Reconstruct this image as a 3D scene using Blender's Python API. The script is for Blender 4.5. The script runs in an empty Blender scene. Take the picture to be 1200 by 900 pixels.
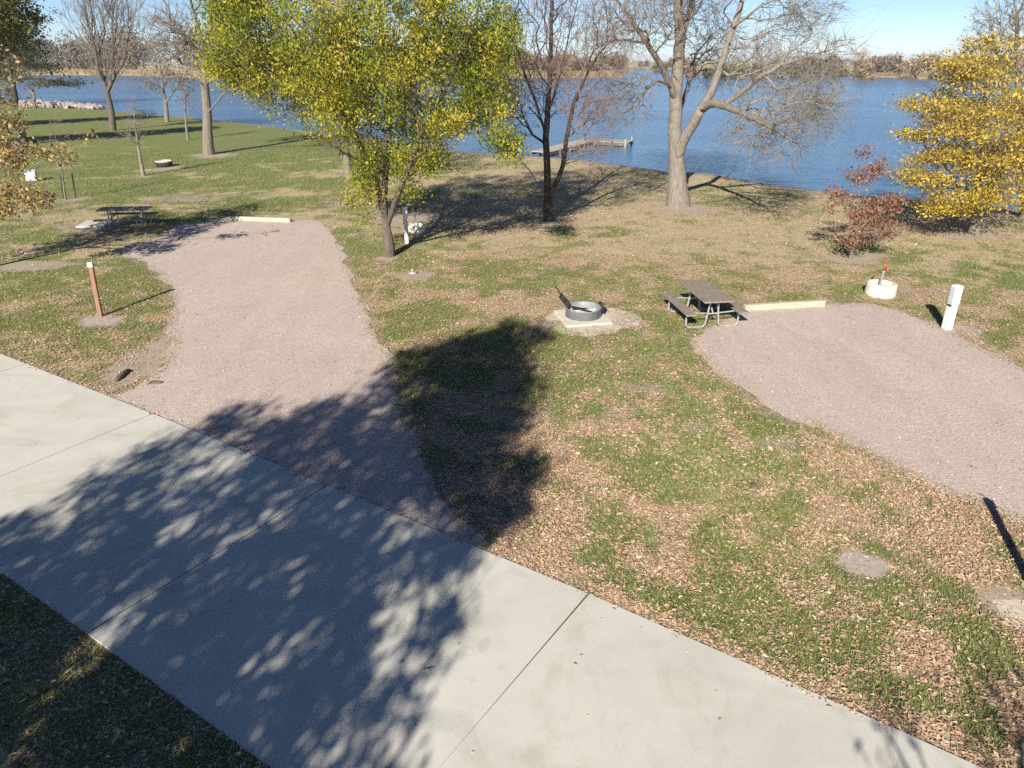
import bpy, math, random
import numpy as np
from mathutils import Vector, Matrix
from mathutils.geometry import tessellate_polygon

# ------------------------------------------------------------------ camera, sky, sun, exposure
SC = bpy.context.scene
COL = SC.collection
F_PX, PITCH, HCAM = 833.0, math.radians(24.5), 6.0
cam = bpy.data.objects.new('camera', bpy.data.cameras.new('camera'))
COL.objects.link(cam)
cam.location = (0, 0, HCAM)
cam.rotation_euler = (math.radians(90) - PITCH, 0, 0)
cam.data.sensor_fit = 'HORIZONTAL'
cam.data.sensor_width = 36.0
cam.data.lens = F_PX / 1200 * 36.0
cam.data.clip_start = 0.1
cam.data.clip_end = 12000
SC.camera = cam

SUN_EL, SUN_AZ = math.radians(29.5), math.radians(18)     # shadows run away from the camera, 18 degrees to the right
SD = np.array([math.sin(SUN_AZ), math.cos(SUN_AZ)])        # ground direction of the shadows
KSH = 1 / math.tan(SUN_EL)
world = bpy.data.worlds.new('World')
SC.world = world
world.use_nodes = True
wn = world.node_tree
bg = wn.nodes['Background']
sky = wn.nodes.new('ShaderNodeTexSky')
sky.sky_type = 'NISHITA'
sky.sun_disc = False
sky.sun_elevation = SUN_EL
sky.sun_rotation = math.pi + SUN_AZ
sky.air_density = 0.75
sky.dust_density = 0.0
sky.ozone_density = 3.5
bg.inputs[1].default_value = 0.064
tn = wn.nodes.new('ShaderNodeMix'); tn.data_type = 'RGBA'; tn.blend_type = 'MULTIPLY'
tn.inputs[0].default_value = 1.0
tn.inputs[7].default_value = (.88, .97, 1.10, 1)
wn.links.new(sky.outputs[0], tn.inputs[6])
tc = wn.nodes.new('ShaderNodeTexCoord'); sx = wn.nodes.new('ShaderNodeSeparateXYZ')
wn.links.new(tc.outputs['Generated'], sx.inputs[0])
rp = wn.nodes.new('ShaderNodeValToRGB')          # paler towards the horizon, deeper overhead
for e_, (p_, c_) in zip([rp.color_ramp.elements[0], rp.color_ramp.elements[1], rp.color_ramp.elements.new(.15), rp.color_ramp.elements.new(.45)],
                        [(0.0, (1.0, .98, .97)), (1.0, (.15, .18, .24)), (.12, (.80, .82, .86)), (.42, (.27, .31, .38))]):
    e_.position = p_; e_.color = (*c_, 1)
wn.links.new(sx.outputs[2], rp.inputs[0])
t2 = wn.nodes.new('ShaderNodeMix'); t2.data_type = 'RGBA'; t2.blend_type = 'MULTIPLY'; t2.inputs[0].default_value = 1.0
wn.links.new(tn.outputs[2], t2.inputs[6]); wn.links.new(rp.outputs[0], t2.inputs[7])
wn.links.new(t2.outputs[2], bg.inputs[0])
sl = bpy.data.lights.new('sun', 'SUN')
sl.energy = 5.0
sl.angle = math.radians(0.38)
sl.color = (1.0, 0.945, 0.84)
so = bpy.data.objects.new('sun', sl)
COL.objects.link(so)
ldir = Vector((math.cos(SUN_EL) * SD[0], math.cos(SUN_EL) * SD[1], -math.sin(SUN_EL)))
so.rotation_euler = ldir.to_track_quat('-Z', 'Y').to_euler()
so.location = (-30, -60, 60)
SC.view_settings.view_transform = 'Standard'
SC.view_settings.look = 'None'
SC.view_settings.exposure = 0.93
SC.view_settings.gamma = 1.0
SC.view_settings.use_curve_mapping = False
try:
    SC.cycles.max_bounces = 6
    SC.cycles.diffuse_bounces = 3
    SC.cycles.use_denoising = False
except Exception:
    pass

# ------------------------------------------------------------------ pixel helpers (photo pixels, 1200 x 900)
CP, SP = math.cos(PITCH), math.sin(PITCH)
def ray(u, v):
    dx, dy = (u - 600) / F_PX, (450 - v) / F_PX
    return np.array([dx, CP + dy * SP, -SP + dy * CP])
def at(u, v, z=0.0):
    d = ray(u, v)
    return np.array([0, 0, HCAM]) + d * ((z - HCAM) / d[2])
def PX(u, v, Y):
    d = ray(u, v)
    return np.array([0, 0, HCAM]) + d * (Y / d[1])
def ppm(Y, z=2.0):
    return F_PX / (Y * CP + (HCAM - z) * SP)

# ------------------------------------------------------------------ noise in numpy
def _h(ix, iy, s):
    n = (ix.astype(np.int64) * 374761393 + iy.astype(np.int64) * 668265263 + s * 974634211) & 0x7fffffff
    n = ((n ^ (n >> 13)) * 1274126177) & 0x7fffffff
    n = n ^ (n >> 16)
    return (n & 0xffff) / 65535.0
def vnoise(x, y, s=0):
    ix, iy = np.floor(x), np.floor(y)
    fx, fy = x - ix, y - iy
    fx, fy = fx * fx * (3 - 2 * fx), fy * fy * (3 - 2 * fy)
    a, b = _h(ix, iy, s), _h(ix + 1, iy, s)
    c, d = _h(ix, iy + 1, s), _h(ix + 1, iy + 1, s)
    return (a * (1 - fx) + b * fx) * (1 - fy) + (c * (1 - fx) + d * fx) * fy
def fbm(x, y, s=0, o=4, g=0.5):
    r, a, t = 0, 1.0, 0
    for k in range(o):
        r = r + a * vnoise(x * 2 ** k + 17.3 * k, y * 2 ** k - 9.1 * k, s + k)
        t += a
        a *= g
    return r / t
def sstep(a, b, x):
    t = np.clip((x - a) / (b - a), 0, 1)
    return t * t * (3 - 2 * t)
def inside(px, py, poly):
    r = np.zeros(px.shape, bool)
    n = len(poly)
    for i in range(n):
        x0, y0 = poly[i]
        x1, y1 = poly[(i + 1) % n]
        if y0 == y1:
            continue
        c = ((y0 > py) != (y1 > py)) & (px < (x1 - x0) * (py - y0) / (y1 - y0) + x0)
        r ^= c
    return r
def dist_poly(px, py, pts, closed=False):
    d = np.full(px.shape, 1e9)
    n = len(pts)
    for i in range(n if closed else n - 1):
        a, b = np.array(pts[i]), np.array(pts[(i + 1) % n])
        ab = b - a
        t = np.clip(((px - a[0]) * ab[0] + (py - a[1]) * ab[1]) / (ab @ ab + 1e-12), 0, 1)
        d = np.minimum(d, np.hypot(px - a[0] - t * ab[0], py - a[1] - t * ab[1]))
    return d

# ------------------------------------------------------------------ object helpers
def tag(o, label=None, cat=None, group=None, kind=None):
    if label: o['label'] = label
    if cat: o['category'] = cat
    if group: o['group'] = group
    if kind: o['kind'] = kind
    return o
def empty(name, loc, rz=0.0, rx=0.0, ry=0.0):
    o = bpy.data.objects.new(name, None)
    o.empty_display_size = 0.2
    COL.objects.link(o)
    o.location = loc
    o.rotation_euler = (rx, ry, rz)
    return o
def thing(name, label, cat, loc, rz=0.0, group=None, rx=0.0, ry=0.0):
    return tag(empty(name, tuple(loc), rz, rx, ry), label, cat, group)
def mesh_np(name, V, faces, mat, parent=None, fcol=None, vcol=None, smooth=False):
    """faces: list of int arrays (n,k)."""
    me = bpy.data.meshes.new(name)
    V = np.asarray(V, np.float32)
    me.vertices.add(len(V))
    me.vertices.foreach_set('co', V.ravel())
    loops = np.concatenate([f.ravel() for f in faces]).astype(np.int32)
    tot = np.concatenate([np.full(len(f), f.shape[1]) for f in faces]).astype(np.int32)
    st = np.concatenate([[0], np.cumsum(tot)[:-1]]).astype(np.int32)
    me.loops.add(len(loops))
    me.loops.foreach_set('vertex_index', loops)
    me.polygons.add(len(tot))
    me.polygons.foreach_set('loop_start', st)
    me.polygons.foreach_set('loop_total', tot)
    if smooth:
        me.polygons.foreach_set('use_smooth', np.ones(len(tot), bool))
    me.update(calc_edges=True)
    for c, dom in ((fcol, 'FACE'), (vcol, 'POINT')):
        if c is not None:
            a = me.attributes.new('tint', 'FLOAT_COLOR', dom)
            c4 = np.ones((len(c), 4), np.float32)
            c4[:, :3] = c
            a.data.foreach_set('color', c4.ravel())
    me.materials.append(mat)
    o = bpy.data.objects.new(name, me)
    COL.objects.link(o)
    if parent is not None:
        o.parent = parent
    return o

class MB:
    """collects solid shapes and links them as one mesh"""
    def __init__(s): s.v, s.f = [], []
    def add(s, vs, fs):
        b = len(s.v)
        s.v += [tuple(map(float, p)) for p in vs]
        s.f += [tuple(i + b for i in f) for f in fs]
    def box(s, c, d, rz=0.0, bev=0.0, M=None):
        x, y, z = d[0] / 2, d[1] / 2, d[2] / 2
        b = min(bev, x * .9, y * .9, z * .9)
        if b <= 0:
            P = [(-x, -y, -z), (x, -y, -z), (x, y, -z), (-x, y, -z), (-x, -y, z), (x, -y, z), (x, y, z), (-x, y, z)]
            Q = [(0, 3, 2, 1), (4, 5, 6, 7), (0, 1, 5, 4), (1, 2, 6, 5), (2, 3, 7, 6), (3, 0, 4, 7)]
        else:
            def ring(ex, ey, zz):
                return [(-ex + b, -ey, zz), (ex - b, -ey, zz), (ex, -ey + b, zz), (ex, ey - b, zz),
                        (ex - b, ey, zz), (-ex + b, ey, zz), (-ex, ey - b, zz), (-ex, -ey + b, zz)]
            R = [ring(x - b * .8, y - b * .8, -z), ring(x, y, -z + b), ring(x, y, z - b), ring(x - b * .8, y - b * .8, z)]
            P = sum(R, [])
            Q = [tuple(range(7, -1, -1)), tuple(range(24, 32))]
            for k in range(3):
                for i in range(8):
                    j = (i + 1) % 8
                    Q.append((k * 8 + i, k * 8 + j, k * 8 + 8 + j, k * 8 + 8 + i))
        ca, sa = math.cos(rz), math.sin(rz)
        P = [(c[0] + p[0] * ca - p[1] * sa, c[1] + p[0] * sa + p[1] * ca, c[2] + p[2]) for p in P]
        if M is not None:
            P = [tuple(M @ Vector(p)) for p in P]
        s.add(P, Q)
    def tube(s, pts, r, n=8, caps=True):
        pts = [Vector(p) for p in pts]
        rs = r if isinstance(r, (list, tuple)) else [r] * len(pts)
        b = len(s.v)
        up = None
        for i, p in enumerate(pts):
            t = (pts[min(i + 1, len(pts) - 1)] - pts[max(i - 1, 0)]).normalized()
            if up is None:
                up = t.orthogonal().normalized()
            up = (up - t * up.dot(t)).normalized()
            w = t.cross(up)
            for k in range(n):
                a = 2 * math.pi * k / n
                q = p + (up * math.cos(a) + w * math.sin(a)) * rs[i]
                s.v.append(tuple(q))
        for i in range(len(pts) - 1):
            for k in range(n):
                j = (k + 1) % n
                s.f.append((b + i * n + k, b + i * n + j, b + i * n + n + j, b + i * n + n + k))
        if caps:
            s.f.append(tuple(b + k for k in range(n - 1, -1, -1)))
            s.f.append(tuple(b + (len(pts) - 1) * n + k for k in range(n)))
    def lathe(s, prof, n=32, c=(0, 0, 0), jit=0.0, seed=0):
        rr = random.Random(seed)
        b = len(s.v)
        for (r, z) in prof:
            for k in range(n):
                a = 2 * math.pi * k / n
                q = r * (1 + jit * (rr.random() - .5))
                s.v.append((c[0] + q * math.cos(a), c[1] + q * math.sin(a), c[2] + z + jit * .3 * (rr.random() - .5)))
        for i in range(len(prof) - 1):
            for k in range(n):
                j = (k + 1) % n
                s.f.append((b + i * n + k, b + i * n + j, b + i * n + n + j, b + i * n + n + k))
    def build(s, name, mat, parent=None, smooth=False):
        me = bpy.data.meshes.new(name)
        me.from_pydata(s.v, [], s.f)
        if smooth:
            for p in me.polygons: p.use_smooth = True
        me.update()
        me.materials.append(mat)
        o = bpy.data.objects.new(name, me)
        COL.objects.link(o)
        if parent is not None: o.parent = parent
        return o
def copy_tree(o, parent=None):
    c = o.copy()
    COL.objects.link(c)
    if parent is not None: c.parent = parent
    for ch in list(o.children):
        copy_tree(ch, c)
    return c

# ------------------------------------------------------------------ materials
class NT:
    def __init__(s, name):
        s.m = bpy.data.materials.new(name)
        s.m.use_nodes = True
        s.t = s.m.node_tree
        s.b = s.t.nodes['Principled BSDF']
        s.b.inputs['Specular IOR Level'].default_value = 0.25
    def n(s, ty, **kw):
        o = s.t.nodes.new(ty)
        for k, v in kw.items():
            setattr(o, k, v)
        return o
    def l(s, a, b): s.t.links.new(a, b)
    def val(s, sock, v):
        if isinstance(v, bpy.types.NodeSocket): s.l(v, sock)
        else: sock.default_value = v
    def pos(s): return s.n('ShaderNodeNewGeometry').outputs['Position']
    def obj(s): return s.n('ShaderNodeTexCoord').outputs['Object']
    def scale(s, vec, sc):
        m = s.n('ShaderNodeVectorMath', operation='MULTIPLY')
        s.l(vec, m.inputs[0]); m.inputs[1].default_value = sc
        return m.outputs[0]
    def noise(s, vec, scale, detail=4, rough=.55, dist=0.0):
        o = s.n('ShaderNodeTexNoise')
        s.l(vec, o.inputs['Vector'])
        o.inputs['Scale'].default_value = scale
        o.inputs['Detail'].default_value = detail
        o.inputs['Roughness'].default_value = rough
        o.inputs['Distortion'].default_value = dist
        return o.outputs['Fac']
    def voro(s, vec, scale, out='Color', feature='F1'):
        o = s.n('ShaderNodeTexVoronoi', feature=feature)
        s.l(vec, o.inputs['Vector'])
        o.inputs['Scale'].default_value = scale
        return o.outputs[out]
    def ramp(s, fac, stops):
        o = s.n('ShaderNodeValToRGB')
        s.l(fac, o.inputs[0])
        cr = o.color_ramp
        while len(cr.elements) < len(stops): cr.elements.new(0.5)
        for e, (p, c) in zip(cr.elements, stops):
            e.position = p
            e.color = (c[0], c[1], c[2], 1) if hasattr(c, '__len__') else (c, c, c, 1)
        return o.outputs[0]
    def mix(s, fac, a, b, mode='MIX'):
        o = s.n('ShaderNodeMix', data_type='RGBA', blend_type=mode)
        s.val(o.inputs[0], fac)
        for k, v in ((6, a), (7, b)):
            if isinstance(v, bpy.types.NodeSocket): s.l(v, o.inputs[k])
            else: o.inputs[k].default_value = (v[0], v[1], v[2], 1)
        return o.outputs[2]
    def math(s, op, a, b=0.5):
        o = s.n('ShaderNodeMath', operation=op)
        s.val(o.inputs[0], a); s.val(o.inputs[1], b)
        return o.outputs[0]
    def attr(s, name='tint'):
        o = s.n('ShaderNodeAttribute', attribute_name=name)
        return o.outputs['Color']
    def sep(s, c):
        o = s.n('ShaderNodeSeparateColor'); s.l(c, o.inputs[0]); return o.outputs
    def bump(s, h, strength=.4, dist=.02):
        o = s.n('ShaderNodeBump')
        o.inputs['Strength'].default_value = strength
        o.inputs['Distance'].default_value = dist
        s.l(h, o.inputs['Height'])
        s.l(o.outputs[0], s.b.inputs['Normal'])
    def out(s, col, rough=.85, metal=0.0):
        s.val(s.b.inputs['Base Color'], col if isinstance(col, bpy.types.NodeSocket) else (*col, 1))
        s.val(s.b.inputs['Roughness'], rough)
        s.b.inputs['Metallic'].default_value = metal
        return s.m

def mat_simple(name, c0, c1, scale=8, rough=.8, metal=0.0, stretch=(1, 1, 1), bump=.15, spec=.25):
    t = NT(name)
    v = t.scale(t.obj(), stretch)
    f = t.noise(v, scale, 5, .6)
    t.bump(f, bump, .01)
    t.b.inputs['Specular IOR Level'].default_value = spec
    return t.out(t.ramp(f, [(.3, c0), (.7, c1)]), rough, metal)

def mat_leaf(name, trans=.35):
    t = NT(name)
    c = t.attr()
    t.out(c, .6)
    tr = t.n('ShaderNodeBsdfTranslucent')
    t.l(c, tr.inputs[0])
    mx = t.n('ShaderNodeMixShader')
    mx.inputs[0].default_value = trans
    t.l(t.b.outputs[0], mx.inputs[1]); t.l(tr.outputs[0], mx.inputs[2])
    t.l(mx.outputs[0], t.t.nodes['Material Output'].inputs['Surface'])
    return t.m
def mat_tint(name, rough=.85):
    t = NT(name)
    return t.out(t.attr(), rough)
def mat_bark(name, c0, c1, c2, scale=6):
    t = NT(name)
    p = t.pos()
    ridges = t.noise(t.scale(p, (1, 1, .22)), scale * 2.2, 6, .65, .6)
    blot = t.noise(p, scale * .35, 3)
    col = t.mix(blot, t.ramp(ridges, [(.32, c0), (.55, c1), (.75, c2)]), c1)
    t.bump(ridges, 1.0, .06)
    return t.out(col, .9)

M = {}
M['bark_pale'] = mat_bark('bark_pale', (.075, .064, .054), (.225, .197, .166), (.33, .295, .255))
M['bark_grey'] = mat_bark('bark_grey', (.09, .075, .06), (.20, .17, .14), (.30, .26, .22))
M['bark_brown'] = mat_bark('bark_brown', (.05, .04, .032), (.13, .105, .085), (.20, .17, .14))
M['bark_dark'] = mat_bark('bark_dark', (.03, .025, .02), (.075, .06, .05), (.13, .105, .09))
M['twig_pale'] = mat_simple('twig_pale', (.17, .145, .118), (.27, .235, .195), 3, .9)
M['twig_grey'] = mat_simple('twig_grey', (.14, .12, .102), (.23, .20, .172), 3, .9)
M['twig_pink'] = mat_simple('twig_pink', (.15, .105, .09), (.26, .19, .165), 3, .9)
M['twig_dark'] = mat_simple('twig_dark', (.07, .055, .045), (.14, .11, .09), 3, .9)
M['leaf'] = mat_leaf('leaf_blade', .42)
M['litter'] = mat_leaf('dry_leaf', .12)
M['grass'] = mat_leaf('grass_blade', .2)
M['tint'] = mat_tint('far_foliage')

def m_concrete():
    t = NT('road_concrete')
    p = t.pos()
    big = t.noise(p, .35, 4, .6, .4)
    streak = t.noise(t.scale(p, (.9, 1.6, 1)), .8, 5, .65, 1.0)
    fine = t.noise(p, 60, 3, .7)
    pits = t.voro(p, 26, 'Distance')
    col = t.ramp(big, [(.25, (.475, .453, .395)), (.75, (.56, .538, .475))])
    col = t.mix(.5, col, t.ramp(streak, [(.3, (.82, .82, .80)), (.55, (1, 1, 1)), (.8, (1.0, .98, .93))]), 'MULTIPLY')
    col = t.mix(.35, col, t.ramp(fine, [(.3, .78), (.7, 1.1)]), 'MULTIPLY')
    spot = t.ramp(t.noise(p, 5.5, 2, .5), [(.70, 1.0), (.78, .72)])
    col = t.mix(.35, col, spot, 'MULTIPLY')
    stain = t.ramp(t.noise(p, .9, 6, .7, 1.5), [(.52, (1, 1, 1)), (.66, (.86, .84, .79))])
    col = t.mix(.8, col, stain, 'MULTIPLY')
    t.bump(t.math('ADD', fine, t.math('MULTIPLY', pits, .3)), .12, .004)
    return t.out(col, .85)
M['concrete'] = m_concrete()
M['joint'] = mat_simple('joint_filler', (.035, .03, .025), (.08, .07, .06), 20, .9)
M['slab'] = mat_simple('pale_slab', (.45, .415, .335), (.59, .55, .455), 9, .85)
M['hydrant_concrete'] = mat_simple('hydrant_concrete', (.50, .47, .37), (.66, .63, .53), 7, .85, bump=.4)

def m_gravel():
    t = NT('pink_gravel')
    p = t.pos()
    v1 = t.voro(p, 38)
    d1 = t.voro(p, 38, 'Distance')
    v2 = t.voro(p, 95)
    g = t.sep(v1)[0]
    col = t.ramp(g, [(0, (.33, .25, .22)), (.4, (.435, .35, .31)), (.75, (.50, .41, .37)), (1, (.62, .53, .48))])
    col = t.mix(.35, col, t.ramp(t.sep(v2)[1], [(0, (.34, .26, .22)), (1, (.53, .435, .385))]))
    tan = t.ramp(t.noise(p, .55, 4, .6, .5), [(.45, 0.0), (.72, .55)])
    col = t.mix(tan, col, (.43, .355, .28))
    ruts = t.noise(t.scale(p, (1.2, .5, 1)), .8, 5, .65, 1.2)
    col = t.mix(.6, col, t.ramp(ruts, [(.3, .84), (.7, 1.1)]), 'MULTIPLY')
    t.bump(d1, .5, .014)
    return t.out(col, .9)
M['gravel'] = m_gravel()
M['pale_gravel'] = mat_simple('pale_sandy_gravel', (.40, .335, .265), (.57, .495, .405), 14, .95, bump=.5)
M['grey_soil'] = mat_simple('grey_soil', (.29, .25, .21), (.42, .37, .315), 11, .95, bump=.5)

def m_ground():
    t = NT('ground_turf')
    p = t.pos()
    m = t.sep(t.attr())
    n1 = t.noise(p, 9, 5, .7)
    n2 = t.noise(p, 34, 4, .7)
    n3 = t.noise(p, 1.6, 4, .6)
    vc = t.sep(t.voro(p, 17))
    green = t.ramp(n2, [(.28, (.082, .108, .026)), (.5, (.15, .182, .048)), (.74, (.245, .255, .085))])
    dry = t.ramp(n2, [(.25, (.28, .22, .125)), (.5, (.44, .36, .215)), (.75, (.56, .465, .29))])
    gm = t.math('ADD', m[0], t.math('MULTIPLY', t.math('SUBTRACT', n1, .5), 1.7))
    gm = t.ramp(gm, [(.32, 0.0), (.62, 1.0)])
    col = t.mix(gm, dry, green)
    speck = t.ramp(vc[0], [(.62, 0.0), (.68, .85)])
    leafc = t.ramp(vc[1], [(0, (.26, .165, .10)), (.5, (.40, .29, .19)), (1, (.55, .43, .31))])
    col = t.mix(t.math('MULTIPLY', speck, t.math('SUBTRACT', 1.0, t.math('MULTIPLY', m[0], .75))), col, leafc)
    dirt = t.ramp(t.noise(p, 22, 5, .7), [(.3, (.26, .205, .155)), (.7, (.42, .35, .28))])
    dm = t.math('ADD', m[1], t.math('MULTIPLY', t.math('SUBTRACT', n1, .5), 2.2))
    dm = t.math('MULTIPLY', t.ramp(dm, [(.36, 0.0), (.75, 1.0)]), .92)
    col = t.mix(dm, col, dirt)
    col = t.mix(.55, col, t.ramp(n3, [(.3, .8), (.7, 1.12)]), 'MULTIPLY')
    t.bump(t.math('MULTIPLY', t.math('ADD', n2, t.math('MULTIPLY', vc[0], .5)), t.math('SUBTRACT', 1.0, t.math('MULTIPLY', dm, .85))), .7, .04)
    return t.out(col, .95)
M['ground'] = m_ground()

def m_water():
    t = NT('lake_water')
    p = t.pos()
    w1 = t.noise(t.scale(p, (.35, 1.2, 1)), 1.7, 4, .6, .6)
    w2 = t.noise(t.scale(p, (.07, .35, 1)), .6, 4, .6)
    gust = t.noise(t.scale(p, (.012, .06, 1)), 1.0, 4, .6)
    col = t.ramp(gust, [(.3, (.045, .11, .20)), (.5, (.07, .15, .25)), (.72, (.10, .19, .29))])
    t.b.inputs['IOR'].default_value = 1.33
    t.b.inputs['Specular IOR Level'].default_value = .5
    t.bump(t.math('ADD', w1, t.math('MULTIPLY', w2, 1.3)), 1.0, .10)
    return t.out(col, .18)
M['water'] = m_water()
M['table_wood'] = mat_simple('weathered_plank', (.15, .122, .095), (.29, .245, .195), 5, .85, stretch=(6, .7, 6))
M['timber'] = mat_simple('pale_timber', (.33, .295, .22), (.48, .435, .335), 4, .85, stretch=(.6, 5, 5))
M['post_wood'] = mat_simple('brown_post_wood', (.24, .125, .085), (.34, .19, .13), 6, .8, stretch=(6, 6, .6))
M['galv'] = mat_simple('galvanised_tube', (.30, .31, .305), (.44, .45, .44), 12, .45, .35, spec=.5)
M['ring_steel'] = mat_simple('grey_ring_steel', (.17, .175, .18), (.27, .275, .28), 7, .6, .2)
M['ring_dark'] = mat_simple('sooty_steel', (.015, .015, .016), (.045, .043, .04), 9, .7)
M['ash'] = mat_simple('pale_ash', (.42, .41, .39), (.68, .67, .65), 14, .95, bump=.6)
M['white_metal'] = mat_simple('white_paint', (.60, .62, .635), (.70, .71, .72), 3, .45, spec=.5, bump=.02)
M['grey_metal'] = mat_simple('grey_paint', (.42, .46, .50), (.52, .56, .60), 3, .5, spec=.5, bump=.02)
M['black'] = mat_simple('black_plastic', (.01, .01, .01), (.03, .03, .03), 8, .6)
M['red_iron'] = mat_simple('rust_red_iron', (.26, .075, .045), (.40, .14, .085), 9, .7)
M['brown_iron'] = mat_simple('dark_brown_iron', (.07, .04, .03), (.13, .075, .055), 9, .7)
M['dock_deck'] = mat_simple('dock_planks', (.24, .225, .20), (.40, .38, .345), 3, .85, stretch=(1, 4, 1))
M['dock_beam'] = mat_simple('dock_beam', (.11, .075, .06), (.22, .15, .12), 4, .9)
M['rock'] = mat_simple('pink_quartzite', (.20, .168, .155), (.39, .345, .325), 1.4, .9, bump=.5)
M['barrel'] = mat_simple('grey_barrel', (.14, .145, .15), (.25, .25, .255), 4, .7)
M['stake'] = mat_simple('dark_stake', (.03, .04, .03), (.07, .08, .06), 6, .8)
M['clod'] = mat_simple('dark_earth', (.05, .038, .028), (.17, .13, .095), 9, .95, bump=.8)

# ------------------------------------------------------------------ layout of the ground
def g2(pts, z=0.0): return [tuple(at(u, v, z)[:2]) for u, v in pts]
ROADW = 3.72
edge = g2([(0, 415), (180, 486), (384, 570), (690, 697), (1150, 900)])
e0, e1 = np.array(edge[0]), np.array(edge[1])
edge = [tuple(e0 + (e0 - e1) / np.linalg.norm(e0 - e1) * 22)] + edge + [(9.6, .55), (22.0, -9.0)]
def offset(poly, d):
    P = np.array(poly)
    T = np.gradient(P, axis=0)
    T /= np.linalg.norm(T, axis=1)[:, None]
    return [tuple(p) for p in P + np.stack([T[:, 1], -T[:, 0]], 1) * d]
road_far = edge
road_near = offset(edge, ROADW)
road_poly = road_far + road_near[::-1]

def ragged(poly, amp, step=.12, seed=0, keep=()):
    out = []
    n = len(poly)
    for i in range(n):
        a, b = np.array(poly[i]), np.array(poly[(i + 1) % n])
        L = np.linalg.norm(b - a)
        k = max(1, int(L / step))
        nn = np.array([-(b - a)[1], (b - a)[0]]) / (L + 1e-9)
        for j in range(k):
            q = a + (b - a) * j / k
            w = 0 if i in keep else amp
            h = (fbm(np.array([q[0] * 1.1]), np.array([q[1] * 1.1]), seed, 5, .65)[0] - .5) * 2.4 * w
            out.append(tuple(q + nn * h))
    return out
pad_a_c = g2([(560, 660), (578, 640), (545, 612), (512, 572), (492, 530), (474, 480), (455, 420), (440, 390), (424, 352), (408, 312), (396, 284),
              (384, 266), (372, 259), (341, 258), (270, 255), (236, 260), (214, 264), (186, 278), (145, 292), (142, 300), (170, 309), (188, 322), (202, 345),
              (203, 365), (199, 385), (204, 402), (196, 424), (175, 442), (140, 458), (126, 462), (150, 480), (300, 545)])
pad_b_c = g2([(815, 398), (826, 384), (868, 366), (872, 360), (965, 357), (1018, 357), (1050, 364), (1080, 375), (1125, 396), (1200, 432), (1330, 500), (1440, 580),
              (1480, 760), (1310, 660), (1200, 611), (1145, 590), (1090, 568), (1040, 541), (1000, 522), (962, 500), (930, 495), (905, 487), (872, 463), (840, 436), (820, 412)])
pad_a = ragged(pad_a_c, .30, seed=3, keep=(0, len(pad_a_c) - 1, len(pad_a_c) - 2, len(pad_a_c) - 3))
pad_b = ragged(pad_b_c, .30, seed=5)

def blob(u, v, ru, rv):      # dirt patch ellipse given in photo pixels -> world centre and radii
    c = at(u, v)
    return (c[0], c[1], abs(at(u + ru, v)[0] - c[0]), abs(at(u, v - rv)[1] - at(u, v + rv)[1]) / 2)
dirts = [blob(690, 375, 58, 15), blob(484, 323, 26, 6), blob(118, 375, 32, 8), blob(1015, 664, 42, 20), blob(1195, 716, 38, 28), blob(660, 676, 34, 12),
         blob(797, 243, 36, 8), blob(997, 304, 32, 6), blob(1010, 300, 40, 4), blob(1100, 342, 30, 6), blob(1128, 386, 16, 6), blob(170, 420, 36, 34),
         blob(245, 183, 24, 4), blob(600, 646, 40, 14), blob(200, 197, 20, 4), blob(78, 234, 22, 4), blob(166, 207, 12, 3), blob(110, 266, 40, 6), blob(215, 232, 55, 6), blob(470, 255, 50, 8),
         blob(1140, 276, 40, 6), blob(735, 485, 26, 9), blob(812, 500, 20, 10), blob(915, 520, 26, 10), blob(1060, 345, 30, 6), blob(30, 312, 50, 6),
         blob(400, 238, 22, 5), blob(485, 270, 26, 6), blob(640, 262, 18, 5), blob(455, 302, 16, 5), blob(760, 455, 40, 14), blob(870, 352, 40, 5)]

weak = {(b[2], b[3]) for b in (blob(735, 485, 26, 9), blob(812, 500, 20, 10), blob(915, 520, 26, 10), blob(760, 455, 40, 14), blob(215, 232, 55, 6), blob(400, 238, 22, 5), blob(870, 352, 40, 5), blob(660, 676, 34, 12), blob(600, 646, 40, 14), blob(1100, 342, 30, 6), blob(1060, 345, 30, 6))}
shore = [(-400, 125), (-200, 121), (-60, 122), (30, 125), (110, 130), (240, 142), (330, 152), (385, 160), (480, 172), (560, 184), (640, 188), (715, 196), (780, 206), (820, 207), (870, 215), (940, 226), (1060, 240), (1200, 253), (1500, 280)]
shx = np.array([at(u, v, -.5)[:2] for u, v in shore])
o_ = np.argsort(shx[:, 0]); shx = shx[o_]
far = [(-500, 86.5), (60, 87.5), (150, 88), (245, 92.5), (400, 92), (600, 91.5), (680, 91), (730, 90.2), (737, 82), (760, 80.5), (860, 83), (950, 87.5), (1080, 92), (1250, 95), (1600, 97)]
fax = np.array([at(u, v, -.5)[:2] for u, v in far])
o_ = np.argsort(fax[:, 0]); fax = fax[o_]
def ysh(x): return np.interp(x, shx[:, 0], shx[:, 1]) + (fbm(x * .25, x * 0 + 3.3, 11) - .5) * 1.3
def yfar(x): return np.interp(x, fax[:, 0], fax[:, 1]) + (fbm(x * .04, x * 0 + 1.3, 12) - .5) * 12
SLOPE_X = shx[:, 0]
sl_ = np.gradient(shx[:, 1], shx[:, 0])
def land_d(x, y):       # distance inland from the near waterline
    return (ysh(x) - y) / np.sqrt(1 + np.interp(x, SLOPE_X, sl_) ** 2)
def gz(x, y):
    L = land_d(x, y)
    z = np.interp(L, [-6, -1, 0, .5, 1.2, 2.4], [-2.2, -1.0, -.5, -.2, -.06, 0])
    Fz = np.interp(y - yfar(x), [-20, 0, 3, 30, 400, 3000], [-2.2, -.5, .1, .4, .6, 1.0])
    return np.maximum(z, Fz)
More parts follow.
